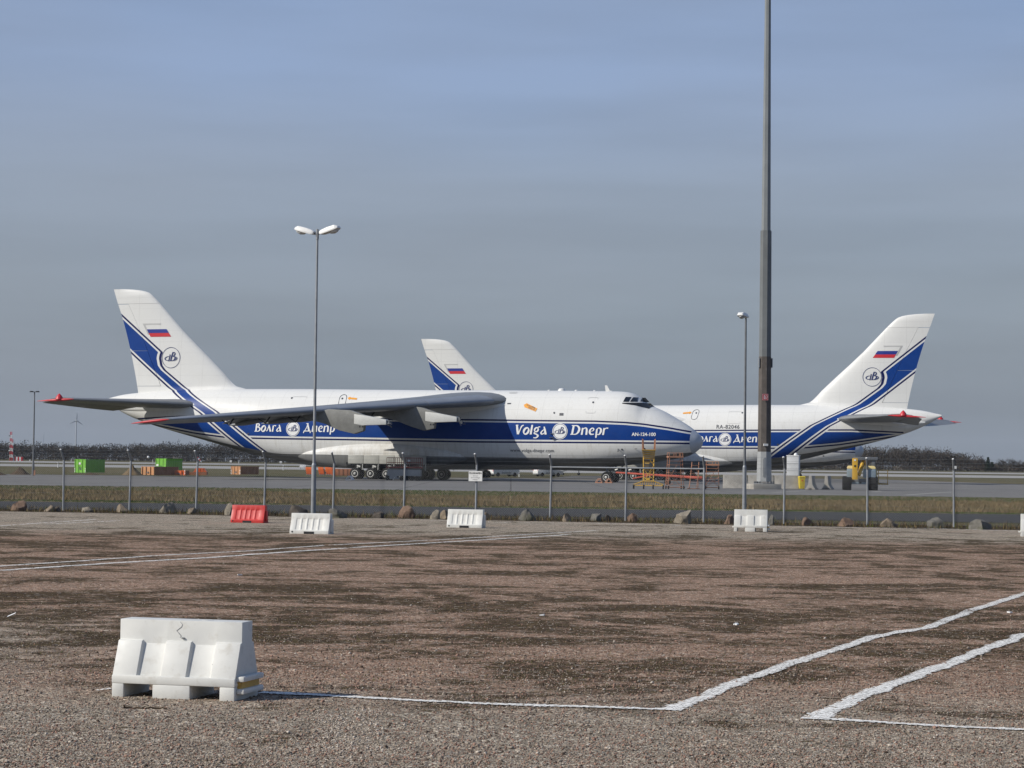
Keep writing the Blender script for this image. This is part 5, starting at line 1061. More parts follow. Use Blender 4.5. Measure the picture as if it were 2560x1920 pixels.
bars([((-.38, -.3, .7), (.38, -.05, 1.5)), ((.38, -.3, .7), (-.38, -.05, 1.5)), ((-.38, .9, .6), (.38, .8, 1.8)), ((.38, .85, 1.8), (-.38, .8, 2.9))], .018).build('cross_brace', M['yellow'], st)
b = MB(); b.add([(-.52, -.05, 2.93), (.50, -.05, 2.93), (.42, .18, 2.2), (-.36, .18, 2.2), (-.52, -.02, 2.94), (.50, -.02, 2.94), (.42, .21, 2.21), (-.36, .21, 2.21)], [(0, 1, 2, 3), (4, 7, 6, 5), (0, 4, 5, 1), (1, 5, 6, 2), (2, 6, 7, 3), (3, 7, 4, 0)]); b.build('apron_panel', M['ochre'], st)
for i in range(5): bars([((-.5 + .03 * i, -.06 + .05 * i, 2.88 - .15 * i), (.48 - .02 * i, -.06 + .05 * i, 2.80 - .15 * i))], .018).build('panel_rib', M['galv_dark'], st)
MB().box((0, .45, 2.97), (1.08, 1.1, .06)).build('platform', M['ochre'], st)
for s_ in (-1, 1): bars([((s_ * .50, -.05, 2.98), (s_ * .50, -.05, 3.8)), ((s_ * .46, .2, 2.98), (s_ * .46, .2, 3.78)), ((s_ * .5, -.05, 3.8), (s_ * .40, .6, 3.0)), ((s_ * .38, .95, 2.98), (s_ * .42, .5, 3.75)), ((s_ * .5, -.05, 3.8), (s_ * .46, .2, 3.78)), ((s_ * .5, -.05, 3.4), (s_ * .46, .2, 3.38))], .024).build('handrail', M['rustor'], st)
MB().box((-.12, -.28, 1.95), (.36, .12, .1)).build('tool_tray', M['ochre'], st); MB().box((-.05, -.38, .75), (.3, .14, .16)).build('winch', M['yellow'], st)
def tower(px, py, h_pl, h_rail, w_top, w_bot, label, mat, nstep=6, rz=0.0):
    p = gp(px, py); s_ = thing('work_stand', label, 'work stand', (p.x, p.y + .5, 0), rz, 'work stands by the nearest jet nose'); L = []
    cs = [(-1, -1), (1, -1), (1, 1), (-1, 1)]
    for x, y in cs: bars([((x * w_bot / 2, y * .55, .08), (x * w_top / 2, y * .42, h_pl))], .026).build('leg', mat, s_)
    for i in range(1, nstep + 1):
        f = i / (nstep + 1); z = .08 + f * (h_pl - .08); w = (w_bot + (w_top - w_bot) * f) / 2; d = .55 - .13 * f; MB().box((0, -d - .02, z), (w * 1.9, .14, .03)).build('rung', mat, s_)
        if i % 2 == 0: bars([((-w, -d, z), (-w, d, z)), ((w, -d, z), (w, d, z)), ((-w, d, z), (w, d, z))], .018).build('tie_bar', mat, s_)
    bars([((-w_bot / 2, -.55, .1), (w_top * .5, -.48, h_pl * .5)), ((w_top * .55, .55, .2), (-w_top * .5, .45, h_pl * .6)), ((-w_bot * .5, .5, .3), (w_top * .5, .44, h_pl * .95))], .016).build('cross_brace', mat, s_)
    MB().box((0, 0, h_pl + .03), (w_top + .16, 1.0, .12)).build('platform', mat, s_)
    L = []
    for x, y in cs + [(0, -1), (0, 1), (.5, -1)]: L.append(((x * (w_top / 2 + .03), y * .46, h_pl), (x * (w_top / 2 + .03), y * .46, h_rail)))
    for z in (h_rail,): L += [((x0 * (w_top / 2 + .03), y0 * .46, z), (x1 * (w_top / 2 + .03), y1 * .46, z)) for (x0, y0), (x1, y1) in zip(cs, cs[1:] + cs[:1])]
    bars(L, .02).build('guard_rail', mat, s_)
    for x in (-1, 1):
        for y in (-.6, .55): road_wheel(s_, (x * w_bot * .48, y, .13), .13, .08, 'x', M['rustor'], 12)
    b = MB()
    for y in (-.6, .55): b.cyl((-w_bot * .55, y, .14), (w_bot * .55, y, .14), .03, n=6)
    b.build('base_bar', mat, s_); return s_
tower(1688, 1223, 2.45, 2.78, .98, 1.25, 'faded orange ladder tower with platform, just right of the yellow stairs', M['rustor'], 7, R(6))
tower(1782, 1223.5, 1.88, 2.15, .90, 1.05, 'lowest faded orange work stand, left of the slim lamp post', M['rustor'], 6, R(-5))
p = gp(1733, 1223); a_ = thing('step_ladder', 'narrow faded orange leaning step ladder between two work stands', 'ladder', (p.x, p.y + .3, 0), R(4))
for s_ in (-1, 1): bars([((s_ * .34, -.35, .05), (s_ * .27 + .22, .25, 2.1))], .03).build('stile', M['rustor'], a_); bars([((s_ * .30 + .1, .75, .05), (s_ * .27 + .24, .27, 1.95))], .022).build('rear_leg', M['rustor'], a_)
for i in range(6): f = (i + .6) / 6.4; MB().box((.22 * f, -.35 + .6 * f, .05 + 2.05 * f), (.64 - .1 * f, .12, .03)).build('step', M['rustor'], a_)
MB().box((-.02, -.4, .05), (1.0, .1, .06)).build('foot_bar', M['rustor'], a_); bars([((.3, .3, 1.6), (.55, .5, 1.0)), ((-.05, .1, 1.4), (.3, .6, 1.0))], .018).build('brace', M['rustor'], a_)
# towing bar
A, B = aty(1537, 1181, 222.0), aty(1754, 1195, 211.0); tb = thing('tow_bar', 'long red orange aircraft tow bar lying under the nearest nose', 'tow bar', ((A.x + B.x) / 2, (A.y + B.y) / 2, 0)); O = Vector(tb.location)
b = MB(); b.cyl(A - O, B - O, .085, .14, 12); b.build('main_tube', M['towred'], tb, True); b = MB(); b.cyl(B - O - Vector((.35, 0, .03)), B - O + Vector((.05, 0, .004)), .17, n=12); b.build('coupling_head', M['towred'], tb, True)
C_ = aty(1583, 1196, 219.0); D_ = A.lerp(B, .45); b = MB(); b.cyl(C_ - O, D_ - O, .07, n=8); b.build('side_tube', M['towred'], tb, True)
W_ = A.lerp(B, .62) - O; b = MB(); b.cyl(W_, (W_.x, W_.y, .3), .07, n=8); b.cyl((W_.x, W_.y - .5, .28), (W_.x, W_.y + .5, .28), .05, n=8); b.build('axle', M['towred'], tb)
for s_ in (-.5, .5): road_wheel(tb, (W_.x, W_.y + s_, .28), .28, .18, 'y', M['towred'], 16)
b = MB(); b.box((A.x - O.x - .05, A.y - O.y, A.z), (.3, .5, .16)); b.build('fork', M['galv_dark'], tb)
# scissor lift
p = gp(1010, 1201.5); sl = thing('scissor_lift', 'dark red and grey scissor lift parked before the main landing gear', 'lift', (p.x, p.y + .8, 0), R(-6))
MB().box((0, 0, .78), (3.3, 1.4, .66)).build('base', M['grey'], sl, bevel=.03); MB().box((-.9, -.72, .32), (1.0, .1, .36)).build('side_box', M['grey'], sl); MB().box((-.55, -.78, .36), (.2, .03, .14)).build('side_port', M['black'], sl)
for z in (1.15, 1.22): bars([((-1.5, -.3, z - .05), (1.5, -.3, z + .02)), ((1.5, .3, z - .05), (-1.5, .3, z + .02))], .04).build('scissor_arm', M['galv_dark'], sl)
MB().box((0, 0, 1.32), (3.55, 1.5, .17)).build('platform', M['dkred'], sl, bevel=.01); MB().box((0.2, -.76, 1.33), (.8, .02, .1)).build('warning_stripe', M['towred'], sl)
L = []
for x in np.linspace(-1.7, 1.7, 9): L += [((x, -.7, 1.4), (x, -.7, 2.28)), ((x, .7, 1.4), (x, .7, 2.28))]
for z in (1.8, 2.28):
    for y in (-.7, .7): L.append(((-1.7, y, z), (1.7, y, z)))
    for x in (-1.7, 1.7): L.append(((x, -.7, z), (x, .7, z)))
bars(L, .028).build('guard_rail', M['dkred'], sl); MB().box((.55, -.73, 2.0), (.24, .03, .16)).build('sticker', M['white'], sl)
for x in (-1.6, -.15, .35, .85, 1.35): road_wheel(sl, (x, -.66, .24), .24, .18, 'y', M['white'] if x < -1 else M['grey'], 16)
for x in (-1.5, 1.35): road_wheel(sl, (x, .66, .24), .24, .18, 'y', M['grey'], 16)
MB().cyl((-1.05, -.75, .02), (-.85, -.75, .34), .03, n=6).build('stabiliser', M['white'], sl)
# wheel chocks: triangular frames
def chock(px, py, mat, label, z=.0, Y=None):
    p = gp(px, py) if Y is None else atx(px, Y); o = thing('wheel_chock', label, 'chock', (p.x, p.y, 0), R(-19), 'wheel chocks')
    for y in (-.22, .22): bars([((-.38, y, .04), (.34, y, .04)), ((-.38, y, .04), (-.12, y, .42)), ((-.12, y, .42), (.1, y, .40)), ((.1, y, .40), (.34, y, .04))], .045).build('side_frame', mat, o)
    b = MB(); b.box((.2, 0, .22), (.06, .44, .4), ry=-.5); b.build('face_plate', mat, o)
chock(875, 1201, M['white'], 'white triangular wheel chock behind the last main wheel'); chock(1499, 1208, M['rustor'], 'orange wheel chock left of the nose wheel'); chock(1523, 1208, M['rustor'], 'orange wheel chock right of the nose wheel'); chock(1095, 1199, M['white'], 'pale wheel chock under the belly right of the scissor lift')

# containers on the far side
def container(label, px, py, W_, L_, H_, al, m_end, m_side, ribs=6, open_top=False, stripes=True):
    p = gp(px, py); o = thing('skip_container', label, 'container', (p.x, p.y + .8, 0), al, 'skip containers beyond the apron')
    if open_top:
        for s_ in (-1, 1): MB().box((0, s_ * (L_ / 2 - .04) * 1, H_ / 2), (W_, .08, H_)).build('end_wall', m_end, o)
        for s_ in (-1, 1): MB().box((s_ * (W_ / 2 - .04), 0, H_ / 2), (.08, L_ - .17, H_)).build('side_wall', m_side, o)
        MB().box((0, 0, .06), (W_ - .17, L_ - .17, .1)).build('floor', m_side, o)
    else:
        MB().box((0, 0, H_ / 2 + .05), (W_, L_, H_ - .1)).build('body', m_side, o, bevel=.02); MB().box((0, -L_ / 2 - .02, H_ / 2 + .03), (W_ - .02, .06, H_ - .08)).build('end_door', m_end, o)
    MB().box((0, 0, H_ - .03), (W_ + .06, L_ + .06, .08)).build('top_rim', m_side, o) if not open_top else None
    for i in range(ribs):
        y = -L_ / 2 + L_ * (i + .5) / ribs
        for s_ in (-1, 1): MB().box((s_ * (W_ / 2 + .025), y, H_ / 2), (.05, .07, H_ - .12)).build('side_rib', m_side, o)
    for x in (-W_ * .5 + .07, -W_ * .17, W_ * .17, W_ * .5 - .07): MB().box((x, -L_ / 2 - .08, H_ / 2), (.12, .08, H_ - .04)).build('end_post', m_end, o)
    b = MB(); b.box((0, -L_ / 2 - .09, H_ * .30), (.3, .1, .1)); b.cyl((-.12, -L_ / 2 - .12, H_ * .3), (-.12, -L_ / 2 - .12, H_ * .48), .03, n=6); b.cyl((.12, -L_ / 2 - .12, H_ * .3), (.12, -L_ / 2 - .12, H_ * .48), .03, n=6); b.build('lift_hook', M['galv_dark'], o)
    if stripes:
        for x in (-W_ * .5 + .07, W_ * .5 - .07):
            for i in range(3): b = MB(); b.add([(x - .06, -L_ / 2 - .124, .1 + i * .2), (x + .06, -L_ / 2 - .124, .16 + i * .2), (x + .06, -L_ / 2 - .124, .26 + i * .2), (x - .06, -L_ / 2 - .124, .2 + i * .2)], [(0, 1, 2, 3)]); b.build('hazard_stripe', M['decal_white'], o)
    return o
o = container('green skip container nearest to the left lamp post', 222, 1183, 2.1, 3.1, 1.74, R(-38), M['green'], M['green'], 7); MB().box((-.05, -1.67, 1.22), (.35, .01, .25)).build('label_plate', M['white'], o)
o = container('green skip container standing behind the brown open skip', 421, 1179.5, 2.3, 3.3, 2.0, R(-38), M['green'], M['green'], 7); MB().box((-.75, -1.77, 1.0), (.45, .01, .3)).build('label_plate', M['white'], o)
container('low brown open skip in front of the second green container', 398, 1187.5, 2.1, 4.0, .98, R(-36), M['tan'], M['brown'], 5, True, False)
container('small bright orange skip with striped corners', 450, 1188, 1.65, 1.2, .56, R(-14), M['orange'], M['brown'], 2, True)
container('tan and brown skip alone under the nearest tail', 611, 1187.5, 1.75, 3.1, 1.08, R(-40), M['tan'], M['brown'], 5)
p = gp(495, 1188); hp = thing('salt_spreader_hopper', 'orange sloped hopper on a brown box right of the orange skip', 'hopper', (p.x, p.y + .5, 0))
MB().box((-.1, 0, .2), (2.3, 1.2, .38)).build('box', M['brown'], hp); b = MB(); b.loft([[(-w, -.5, z), (w, -.5, z), (w, .5, z), (-w, .5, z)] for w, z in ((.80, .40), (.5, .85))]); q = b.build('hopper', M['orange'], hp); q.location.x = .22
for x in (-.35, 0, .35): MB().box((.22 + x, -.515, .62), (.05, .05, .42)).build('hopper_rib', M['orange'], hp)
def plough(px, py, w, label):
    p = gp(px, py); o = thing('snow_plough_blade', label, 'plough blade', (p.x, p.y + .4, 0), R(-25), 'orange plough blades'); b = MB(); n_ = 9
    pr = [(-.35 * math.sin(t_ * 1.5) + .1, .08 + 1.0 * t_) for t_ in np.linspace(0, 1, n_)]; V = []
    for s_ in (-1, 1):
        V += [(s_ * w / 2, y, z) for y, z in pr] + [(s_ * w / 2, y + .05, z) for y, z in pr]
    Fc = []
    for i in range(n_ - 1): Fc += [(i, i + 1, 2 * n_ + i + 1, 2 * n_ + i), (n_ + i, 3 * n_ + i, 3 * n_ + i + 1, n_ + i + 1), (i, n_ + i, n_ + i + 1, i + 1), (2 * n_ + i, 2 * n_ + i + 1, 3 * n_ + i + 1, 3 * n_ + i)]
    Fc += [(0, 2 * n_, 3 * n_, n_), (n_ - 1, 2 * n_ - 1, 4 * n_ - 1, 3 * n_ - 1)]; b.add(V, Fc); b.build('blade', M['orange'], o, True, angle=60)
    for s_ in (-.35, 0, .35): MB().box((s_ * w, .12, .5), (.05, .35, .8)).build('stiffener', M['orange'], o)
    MB().box((0, .5, .35), (.5, .7, .16)).build('push_frame', M['galv_dark'], o); MB().box((0, .05, .06), (w, .05, .1)).build('cutting_edge', M['galv_dark'], o)
plough(773, 1188, .95, 'leftmost orange plough blade left of the double lamp post'); plough(803, 1188, .8, 'low orange plough blade just right of the lamp post'); plough(822, 1188, 1.0, 'upright orange plough blade behind the fence post under the tail')
p = gp(858, 1189); rc = thing('rust_red_container', 'low rust red flat container behind the rearmost main wheels', 'container', (p.x + .3, p.y + 1.5, 0), R(-8)); MB().box((0, 0, .45), (3.4, 1.8, .9)).build('body', M['brown'], rc, bevel=.02)
for i in range(6): MB().box((-1.45 + i * .58, -.93, .45), (.08, .06, .84)).build('side_rib', M['brown'], rc)
MB().box((-1.72, -.8, .55), (.1, .3, 1.05)).build('corner_post', M['orange'], rc)
# heaps
def heap(x0, x1, yt, yb, mat, label, seed):
    p = gp((x0 + x1) / 2, yb); s_ = FPX / p.y; w, h = (x1 - x0) / s_ / 2, (yb - yt) / s_; n_, m_ = 28, 10; V = [(0, 0, h)]
    for j in range(1, m_ + 1):
        f = j / m_
        for i in range(n_):
            q = 2 * math.pi * i / n_; k_ = 1 + .12 * noise.noise((math.cos(q) * 2, math.sin(q) * 2, seed)); z = h * (1 - f) ** 1.15 * (1 + .25 * noise.noise((f * 4, q * 2, seed))); V.append((w * f * k_ * math.cos(q), w * f * k_ * math.sin(q) * .9, z if j < m_ else -.02))
    Fc = [(0, 1 + i, 1 + (i + 1) % n_) for i in range(n_)]
    for j in range(m_ - 1): Fc += [(1 + j * n_ + i, 1 + (j + 1) * n_ + i, 1 + (j + 1) * n_ + (i + 1) % n_, 1 + j * n_ + (i + 1) % n_) for i in range(n_)]
    b = MB(); b.add(V, Fc); o = b.build('soil_heap', mat, None, True, angle=80); o.location = (p.x, p.y + w * .8, 0); tag(o, label, 'heap', 'heaps of earth beyond the apron')
heap(18, 73, 1167, 1187, M['soil'], 'pointed dark soil heap left of the far lamp post', 1); heap(-40, 14, 1178, 1188, M['soil'], 'low dark soil heap at the left edge of the picture', 2); heap(202, 246, 1181.5, 1187.5, M['soil'], 'flat dark earth in front of the nearer green container', 3); heap(300, 353, 1163.5, 1187.5, M['sand'], 'tall sandy brown heap left of the brown open skip', 4)

# vehicles under the belly
def vehicle(name, label, px, py, rz, prof, W_, L_, panes, rear, wheels, mat, sc=1.0):
    p = gp(px, py); o = thing(name, label, 'car', (p.x, p.y + .9, 0), rz)
    b = MB(); b.prism(prof, -W_ / 2, W_ / 2, lambda q: (q[0], q[1] * (1 - .10 * max(0, (q[2] - .95)) / .6), q[2])); b.build('body', mat, o, bevel=.05)
    for s_ in (-1, 1):
        for P_ in panes:
            b = MB(); b.add([(x, s_ * (W_ / 2 * (1 - .10 * max(0, (z - .95)) / .6) + .012), z) for x, z in P_], [tuple(range(len(P_)))]); b.build('side_window', M['glass'], o)
    for (x0, z0), (x1, z1), wd in rear[:2]:
        b = MB(); b.add([(x0, -wd / 2, z0), (x0, wd / 2, z0), (x1, wd / 2 * .92, z1), (x1, -wd / 2 * .92, z1)], [(0, 1, 2, 3)]); b.build('screen', M['glass'], o)
    for s_ in (-1, 1):
        for x in wheels: road_wheel(o, (x, s_ * (W_ / 2 - .1), .31), .31, .2, 'y', M['rim'], 18)
        MB().box((prof[0][0] - .0, s_ * (W_ / 2 - .12), .85), (.06, .14, .3)).build('tail_light', M['red'], o); MB().box((L_ / 2 - .02, s_ * (W_ / 2 - .2), .68), (.08, .26, .14)).build('head_light', M['lamp_cover'], o)
    MB().box((prof[0][0] - .02, 0, .42), (.1, W_ * .9, .16)).build('rear_bumper', M['grey'], o); MB().box((prof[0][0] - .03, 0, .62), (.02, .5, .11)).build('number_plate', M['white'], o)
    MB().box((0, -W_ / 2 - .006, .52), (1.5, .01, .10)).build('side_moulding', M['black'], o)
    return o
vp = [(-2.1, .3), (-2.12, .9), (-2.02, 1.72), (-1.9, 1.80), (.55, 1.80), (.8, 1.72), (1.35, 1.15), (2.0, .98), (2.15, .75), (2.15, .3)]
vehicle('white_van', 'small white van seen from behind beyond the belly, right of the notice', 1259, 1191.5, R(28), vp, 1.8, 4.3, [[(.0, 1.05), (1.2, 1.08), (.7, 1.62), (.0, 1.64)], [(-.95, 1.05), (-.1, 1.05), (-.1, 1.64), (-.95, 1.64)]], [((-2.14, 1.05), (-2.05, 1.6), 1.3), ((1.38, 1.17), (.83, 1.72), 1.4)], (-1.35, 1.35), M['white'])
cp = [(-2.05, .32), (-2.1, .85), (-1.9, 1.05), (-1.55, 1.42), (-1.3, 1.5), (.2, 1.5), (.95, 1.02), (1.9, .86), (2.08, .68), (2.08, .32)]
vehicle('white_car', 'white hatchback seen from behind beyond the belly, left of the nose wheel', 1370, 1191.5, R(24), cp, 1.78, 4.15, [[(-.1, 1.0), (.85, 1.02), (.2, 1.40), (-.1, 1.42)], [(-1.5, 1.02), (-.2, 1.0), (-.2, 1.42), (-1.2, 1.40)]], [((-1.92, 1.04), (-1.57, 1.42), 1.3), ((.97, 1.03), (.25, 1.48), 1.4)], (-1.3, 1.3), M['white'])
p = gp(1430, 1188); ps = thing('passenger_steps', 'low grey mobile steps with white railings left of the nose wheel', 'steps', (p.x, p.y + .5, 0), R(4))
b = MB(); b.prism([(-2.6, .35), (-.6, 1.15), (1.6, 1.15), (1.6, .9), (-.5, .9), (-2.6, .2)], -.6, .6); b.build('stair_frame', M['grey'], ps)
for i in range(6): MB().box((-2.3 + i * .32, 0, .45 + i * .13), (.2, 1.1, .03)).build('step', M['grey'], ps)
bars([((-.5, -.6, 1.15), (-.5, -.6, 1.9)), ((.5, -.6, 1.15), (.5, -.6, 1.9)), ((1.5, -.6, 1.15), (1.5, -.6, 1.9)), ((-.5, -.6, 1.9), (1.5, -.6, 1.9)), ((-2.5, -.6, 1.1), (-.5, -.6, 1.9)), ((-.5, -.6, 1.55), (1.5, -.6, 1.55))], .04).build('railing', M['white'], ps)
for x in (-1.6, 1.2):
    for y in (-.5, .5): road_wheel(ps, (x, y, .22), .22, .15, 'y', M['grey'], 14)
    MB().cyl((x, 0, .22), (x, 0, .95), .08, n=8).build('support', M['grey'], ps)
# ================================================================ far airfield
def far(px, py_base, Y): p = atx(px, Y, zt(Y)); return Vector((p.x, Y, zt(Y)))
def marker(px, Y, h, label, w=.22, cap=True):
    p = far(px, 0, Y); o = thing('marker_post', label, 'marker post', p, 0, 'white marker posts on the airfield')
    b = MB(); b.cyl((0, 0, 0), (0, 0, h), w / 2, w / 2.3, 8); b.build('post', M['white'], o, True)
    if cap: b = MB(); b.cyl((0, 0, h * .72), (0, 0, h * .84), w / 2 + .012, n=8); b.build('black_band', M['black'], o)
marker(145, 470, 1.15, 'white marker post with black band left of the green container', .2); marker(708, 468, .95, 'white marker post with black band left of the double lamp', .18); marker(1298, 318, .62, 'short white marker post between the white van and the white car', .16)
marker(75, 700, .6, 'tiny white marker post right of the red and white masts', .3, False); marker(178, 760, .9, 'tiny white runway marker above the green container', .22, False); marker(382, 820, 1.0, 'tiny white runway marker left of the far green container', .2, False); marker(597, 800, 1.0, 'tiny white runway marker left of the tan skip', .22, False)
def board(px, py, Y, w, h, label, n=1):
    p = aty(px, py, Y); z0 = zt(Y); o = thing('airfield_sign_board', label, 'sign board', (p.x, Y, z0), 0, 'small airfield sign boards')
    MB().box((0, 0, p.z - z0), (w, .08, h)).build('board', M['white'], o, bevel=.01)
    for s_ in (-.35, .35): MB().box((s_ * w, .02, (p.z - z0 - h / 2) / 2), (.06, .06, max(.05, p.z - z0 - h / 2))).build('leg', M['galv_dark'], o)
board(577, 1153.6, 760, .75, .7, 'small white square board far left of the double lamp'); board(702, 1155.6, 760, .75, .7, 'small white square board just left of the double lamp'); board(757, 1165.5, 500, 1.35, .5, 'wide white taxiway board behind the double lamp post'); board(52, 1160, 600, .95, .45, 'low dark faced taxiway sign by the red and white box'); board(1934 + 455, 1168.6, 1000, 1.0, 1.3, 'white hut like board among the far right trees')
# striped approach masts and shelter
Y0 = 720.0; z0 = zt(Y0); sc_ = FPX / Y0
ms_ = thing('antenna_mast', 'red and white striped antenna masts at the far left', 'mast', far(28, 0, Y0))
for dx, h, nm in ((-.40, 9.2, 9), (.02, 9.2, 9), (.42, 6.8, 7)):
    for i in range(nm):
        b = MB(); b.cyl((dx, 0, h * i / nm), (dx, 0, h * (i + 1) / nm), .12, n=8); b.build('mast_segment', M['red'] if i % 2 == 0 else M['white'], ms_, True)
for z in (2.2, 4.4, 6.6): MB().box((0, 0, z), (1.0, .1, .09)).build('tie_bar', M['red'], ms_)
for dx, z in ((-.62, 7.9), (-.7, 5.4), (-.65, 3.2)): MB().box((dx, -.05, z), (.45, .2, .3)).build('antenna_panel', M['galv_dark'] if z > 7 else M['white'], ms_)
sh = thing('striped_shelter', 'low red and white striped equipment shelter beside the striped masts', 'shelter', far(46, 0, Y0 + 1))
for i in range(6): MB().box((-1.4 + i * .52, 0, .66), (.52, 1.6, 1.3)).build('panel', M['white'] if i % 2 == 0 else M['red'], sh)
MB().box((-.1, 0, 1.34), (3.2, 1.7, .06)).build('roof', M['grey'], sh)
# white ball marker, windsock
p = aty(370.5, 1143, 700.0); o = thing('ball_marker', 'white round ball on a thin pole above the sand heap', 'marker', far(370.5, 0, 700)); hz = p.z - zt(700)
b = MB(); b.lathe([(.001, -.38), (.2, -.33), (.33, -.19), (.38, 0), (.33, .19), (.2, .33), (.001, .38)], (0, 0, hz), 'z', 16); b.build('ball', M['white'], o, True); MB().cyl((0, 0, 0), (0, 0, hz - .35), .04, n=6).build('pole', M['galv_dark'], o)
p = aty(493, 1144, 640.0); hz = p.z - zt(640); o = thing('windsock', 'red and white windsock on a pole right of the far green container', 'windsock', far(492, 0, 640))
MB().cyl((0, 0, 0), (0, 0, hz + .1), .05, n=6).build('pole', M['galv_dark'], o)
pts = [Vector((0, 0, hz)), Vector((.35, 0, hz - .2)), Vector((.7, 0, hz - .5)), Vector((1.0, 0, hz - .85)), Vector((1.3, 0, hz - 1.25))]
for i in range(4): b = MB(); b.cyl(pts[i], pts[i + 1], .34 - .05 * i, .29 - .05 * i, 10); b.build('sock_ring', M['red'] if i % 2 == 0 else M['white'], o, True)
# wind turbines
def turbine(px, py_hub, Y, rot, blade, label, ph):
    p = aty(px, py_hub, Y); z0 = zt(Y); h = p.z - z0; o = thing('wind_turbine', label, 'wind turbine', (p.x, Y, z0), rot, 'far wind turbines'); m_ = M['wtw']
    b = MB(); b.cyl((0, 0, 0), (0, 0, h), 1.9, 1.2, 14); b.build('tower', m_, o, True); b = MB(); b.loft([[(x_, y, h + z) for x_, z in ((-w, -w), (w, -w), (w, w), (-w, w))] for y, w in ((-4, .9), (-2.5, 1.5), (2.5, 1.5), (4, 1.0))]); b.build('nacelle', m_, o, bevel=.4)
    for k_ in range(3):
        q = ph + k_ * 2.0944; b = MB(); rings = []
        for f, c_ in ((0, .6), (.12, 1.0), (.2, 1.2), (.6, .8), (1, .25)): rings.append([(f * blade * math.sin(q) + c_ * s0 * math.cos(q), -6.5 + s1 * .4 * c_, h + f * blade * math.cos(q) - c_ * s0 * math.sin(q)) for s0, s1 in ((-1, 0), (0, -.5), (1, 0), (0, .5))])
        b.loft(rings); b.build('blade', m_, o, True)
    b = MB(); b.lathe([(2.0, -1.2), (1.9, 0), (1.0, 1.6), (.01, 2.2)], (0, 0, 0), 'z', 12); q_ = b.build('hub', m_, o, True); q_.rotation_euler = (R(90), 0, 0); q_.location = (0, -5.5, h)
M['wtw'] = paint('turbine_hazed_white', (0.36, 0.39, 0.42), .6)  # blue-grey fade of distance haze mixed into the turbine colour
turbine(190.5, 1051.5, 5200, R(20), 17, 'pale wind turbine with turned rotor above the left wood', R(4)); turbine(104.5, 1109, 9000, R(60), 45, 'tiny wind turbine just showing over the treetops far left', R(8))

# ================================================================ woods and trees
twm = [paint('bare_twigs_brown', (0.085, 0.072, 0.062), 0.95, 0, 0.35, 0.15), paint('bare_twigs_grey', (0.070, 0.068, 0.066), 0.95, 0, 0.35, 0.15), paint('bark_dark', (0.035, 0.03, 0.026), 0.95), paint('evergreen', (0.022, 0.036, 0.022), 0.95), paint('spring_buds', (0.095, 0.075, 0.05), 0.95), paint('blossom', (0.42, 0.38, 0.33), 0.9)]
def twigs(cx, cy, z0, h, rx, n, mats_p, up=0.55, base=0.15, lw=(1.2, .16)):
    """slivers of branch spread through an uneven crown; returns tri verts and material ids"""
    u = np.random.normal(0, 1, (n, 3)); u /= np.linalg.norm(u, axis=1)[:, None]; r = np.random.rand(n) ** .45
    lump = 1 + .28 * np.sin(u[:, 0] * 3.1 + cx) * np.cos(u[:, 2] * 4.3 + cy) + .2 * np.sin(u[:, 1] * 5 + cx * 2)
    P = u * (r * lump)[:, None]; hc = h * (1 - base) / 2
    P[:, 0] *= rx; P[:, 1] *= rx; P[:, 2] = z0 + h * base + hc + P[:, 2] * hc; P[:, 0] += cx; P[:, 1] += cy
    d = u + np.array([0, 0, up]) + np.random.normal(0, .35, (n, 3)); d /= np.linalg.norm(d, axis=1)[:, None]
    L = np.random.uniform(.5, 1.3, n) * lw[0]; s = np.cross(d, np.random.normal(0, 1, (n, 3))); s /= np.linalg.norm(s, axis=1)[:, None]; w = np.random.uniform(.6, 1.4, n) * lw[1]
    V = np.stack([P - s * w[:, None], P + s * w[:, None], P + d * L[:, None]], 1).reshape(-1, 3)
    return V, np.random.choice(len(mats_p), n, p=mats_p)
def trunk_tris(cx, cy, z0, h, r):
    V = []
    for i in range(3):
        q0, q1 = 2.094 * i, 2.094 * (i + 1); V += [(cx + r * math.cos(q0), cy + r * math.sin(q0), z0), (cx + r * math.cos(q1), cy + r * math.sin(q1), z0), (cx, cy, z0 + h)]
    return np.array(V)
def wood(name, label, rows, hfn, mp, density=1.0):
    Vs, Ms = [], []
    for (Y, x0, x1, step) in rows:
        x = x0
        while x < x1:
            cx, cy = x + random.uniform(-1.5, 1.5), Y + random.uniform(-8, 8); h = hfn(cx, Y) * random.uniform(.84, 1.0); z0 = zt(cy)
            V, mi_ = twigs(cx, cy, z0, h, random.uniform(3.4, 5.4), int(480 * density), mp, base=random.uniform(.02, .15), lw=(.75, .2)); Vs.append(V); Ms.append(mi_)
            V = trunk_tris(cx, cy, z0, h * .8, .25); Vs.append(V); Ms.append(np.full(3, 2)); x += step * random.uniform(.7, 1.3)
    V = np.vstack(Vs); return tag(raw(name, V, np.arange(len(V)).reshape(-1, 3), twm, None, np.concatenate(Ms)), label, 'wood', kind='stuff')
def hl(x, Y): return np.interp(x, [-480, -330, -290, -250, -200, -120, -60, 0, 120], [10.5, 9.6, 10.6, 9.2, 11.2, 12.0, 12.2, 12, 11]) * (1 + .10 * noise.noise((x * .03, Y * .01, 0)))
wood('far_wood', 'dark bare wood along the horizon on the left', [(1330, -520, 130, 5.0), (1350, -520, 130, 5.0), (1375, -540, 130, 5.0), (1400, -540, 130, 5.0)], hl, [.34, .46, .10, .02, .08, 0])
def hr(x, Y): return np.interp(x, [120, 185, 215, 238, 246, 300], [12.5, 13.0, 12.2, 10.5, 5.5, 4.5])
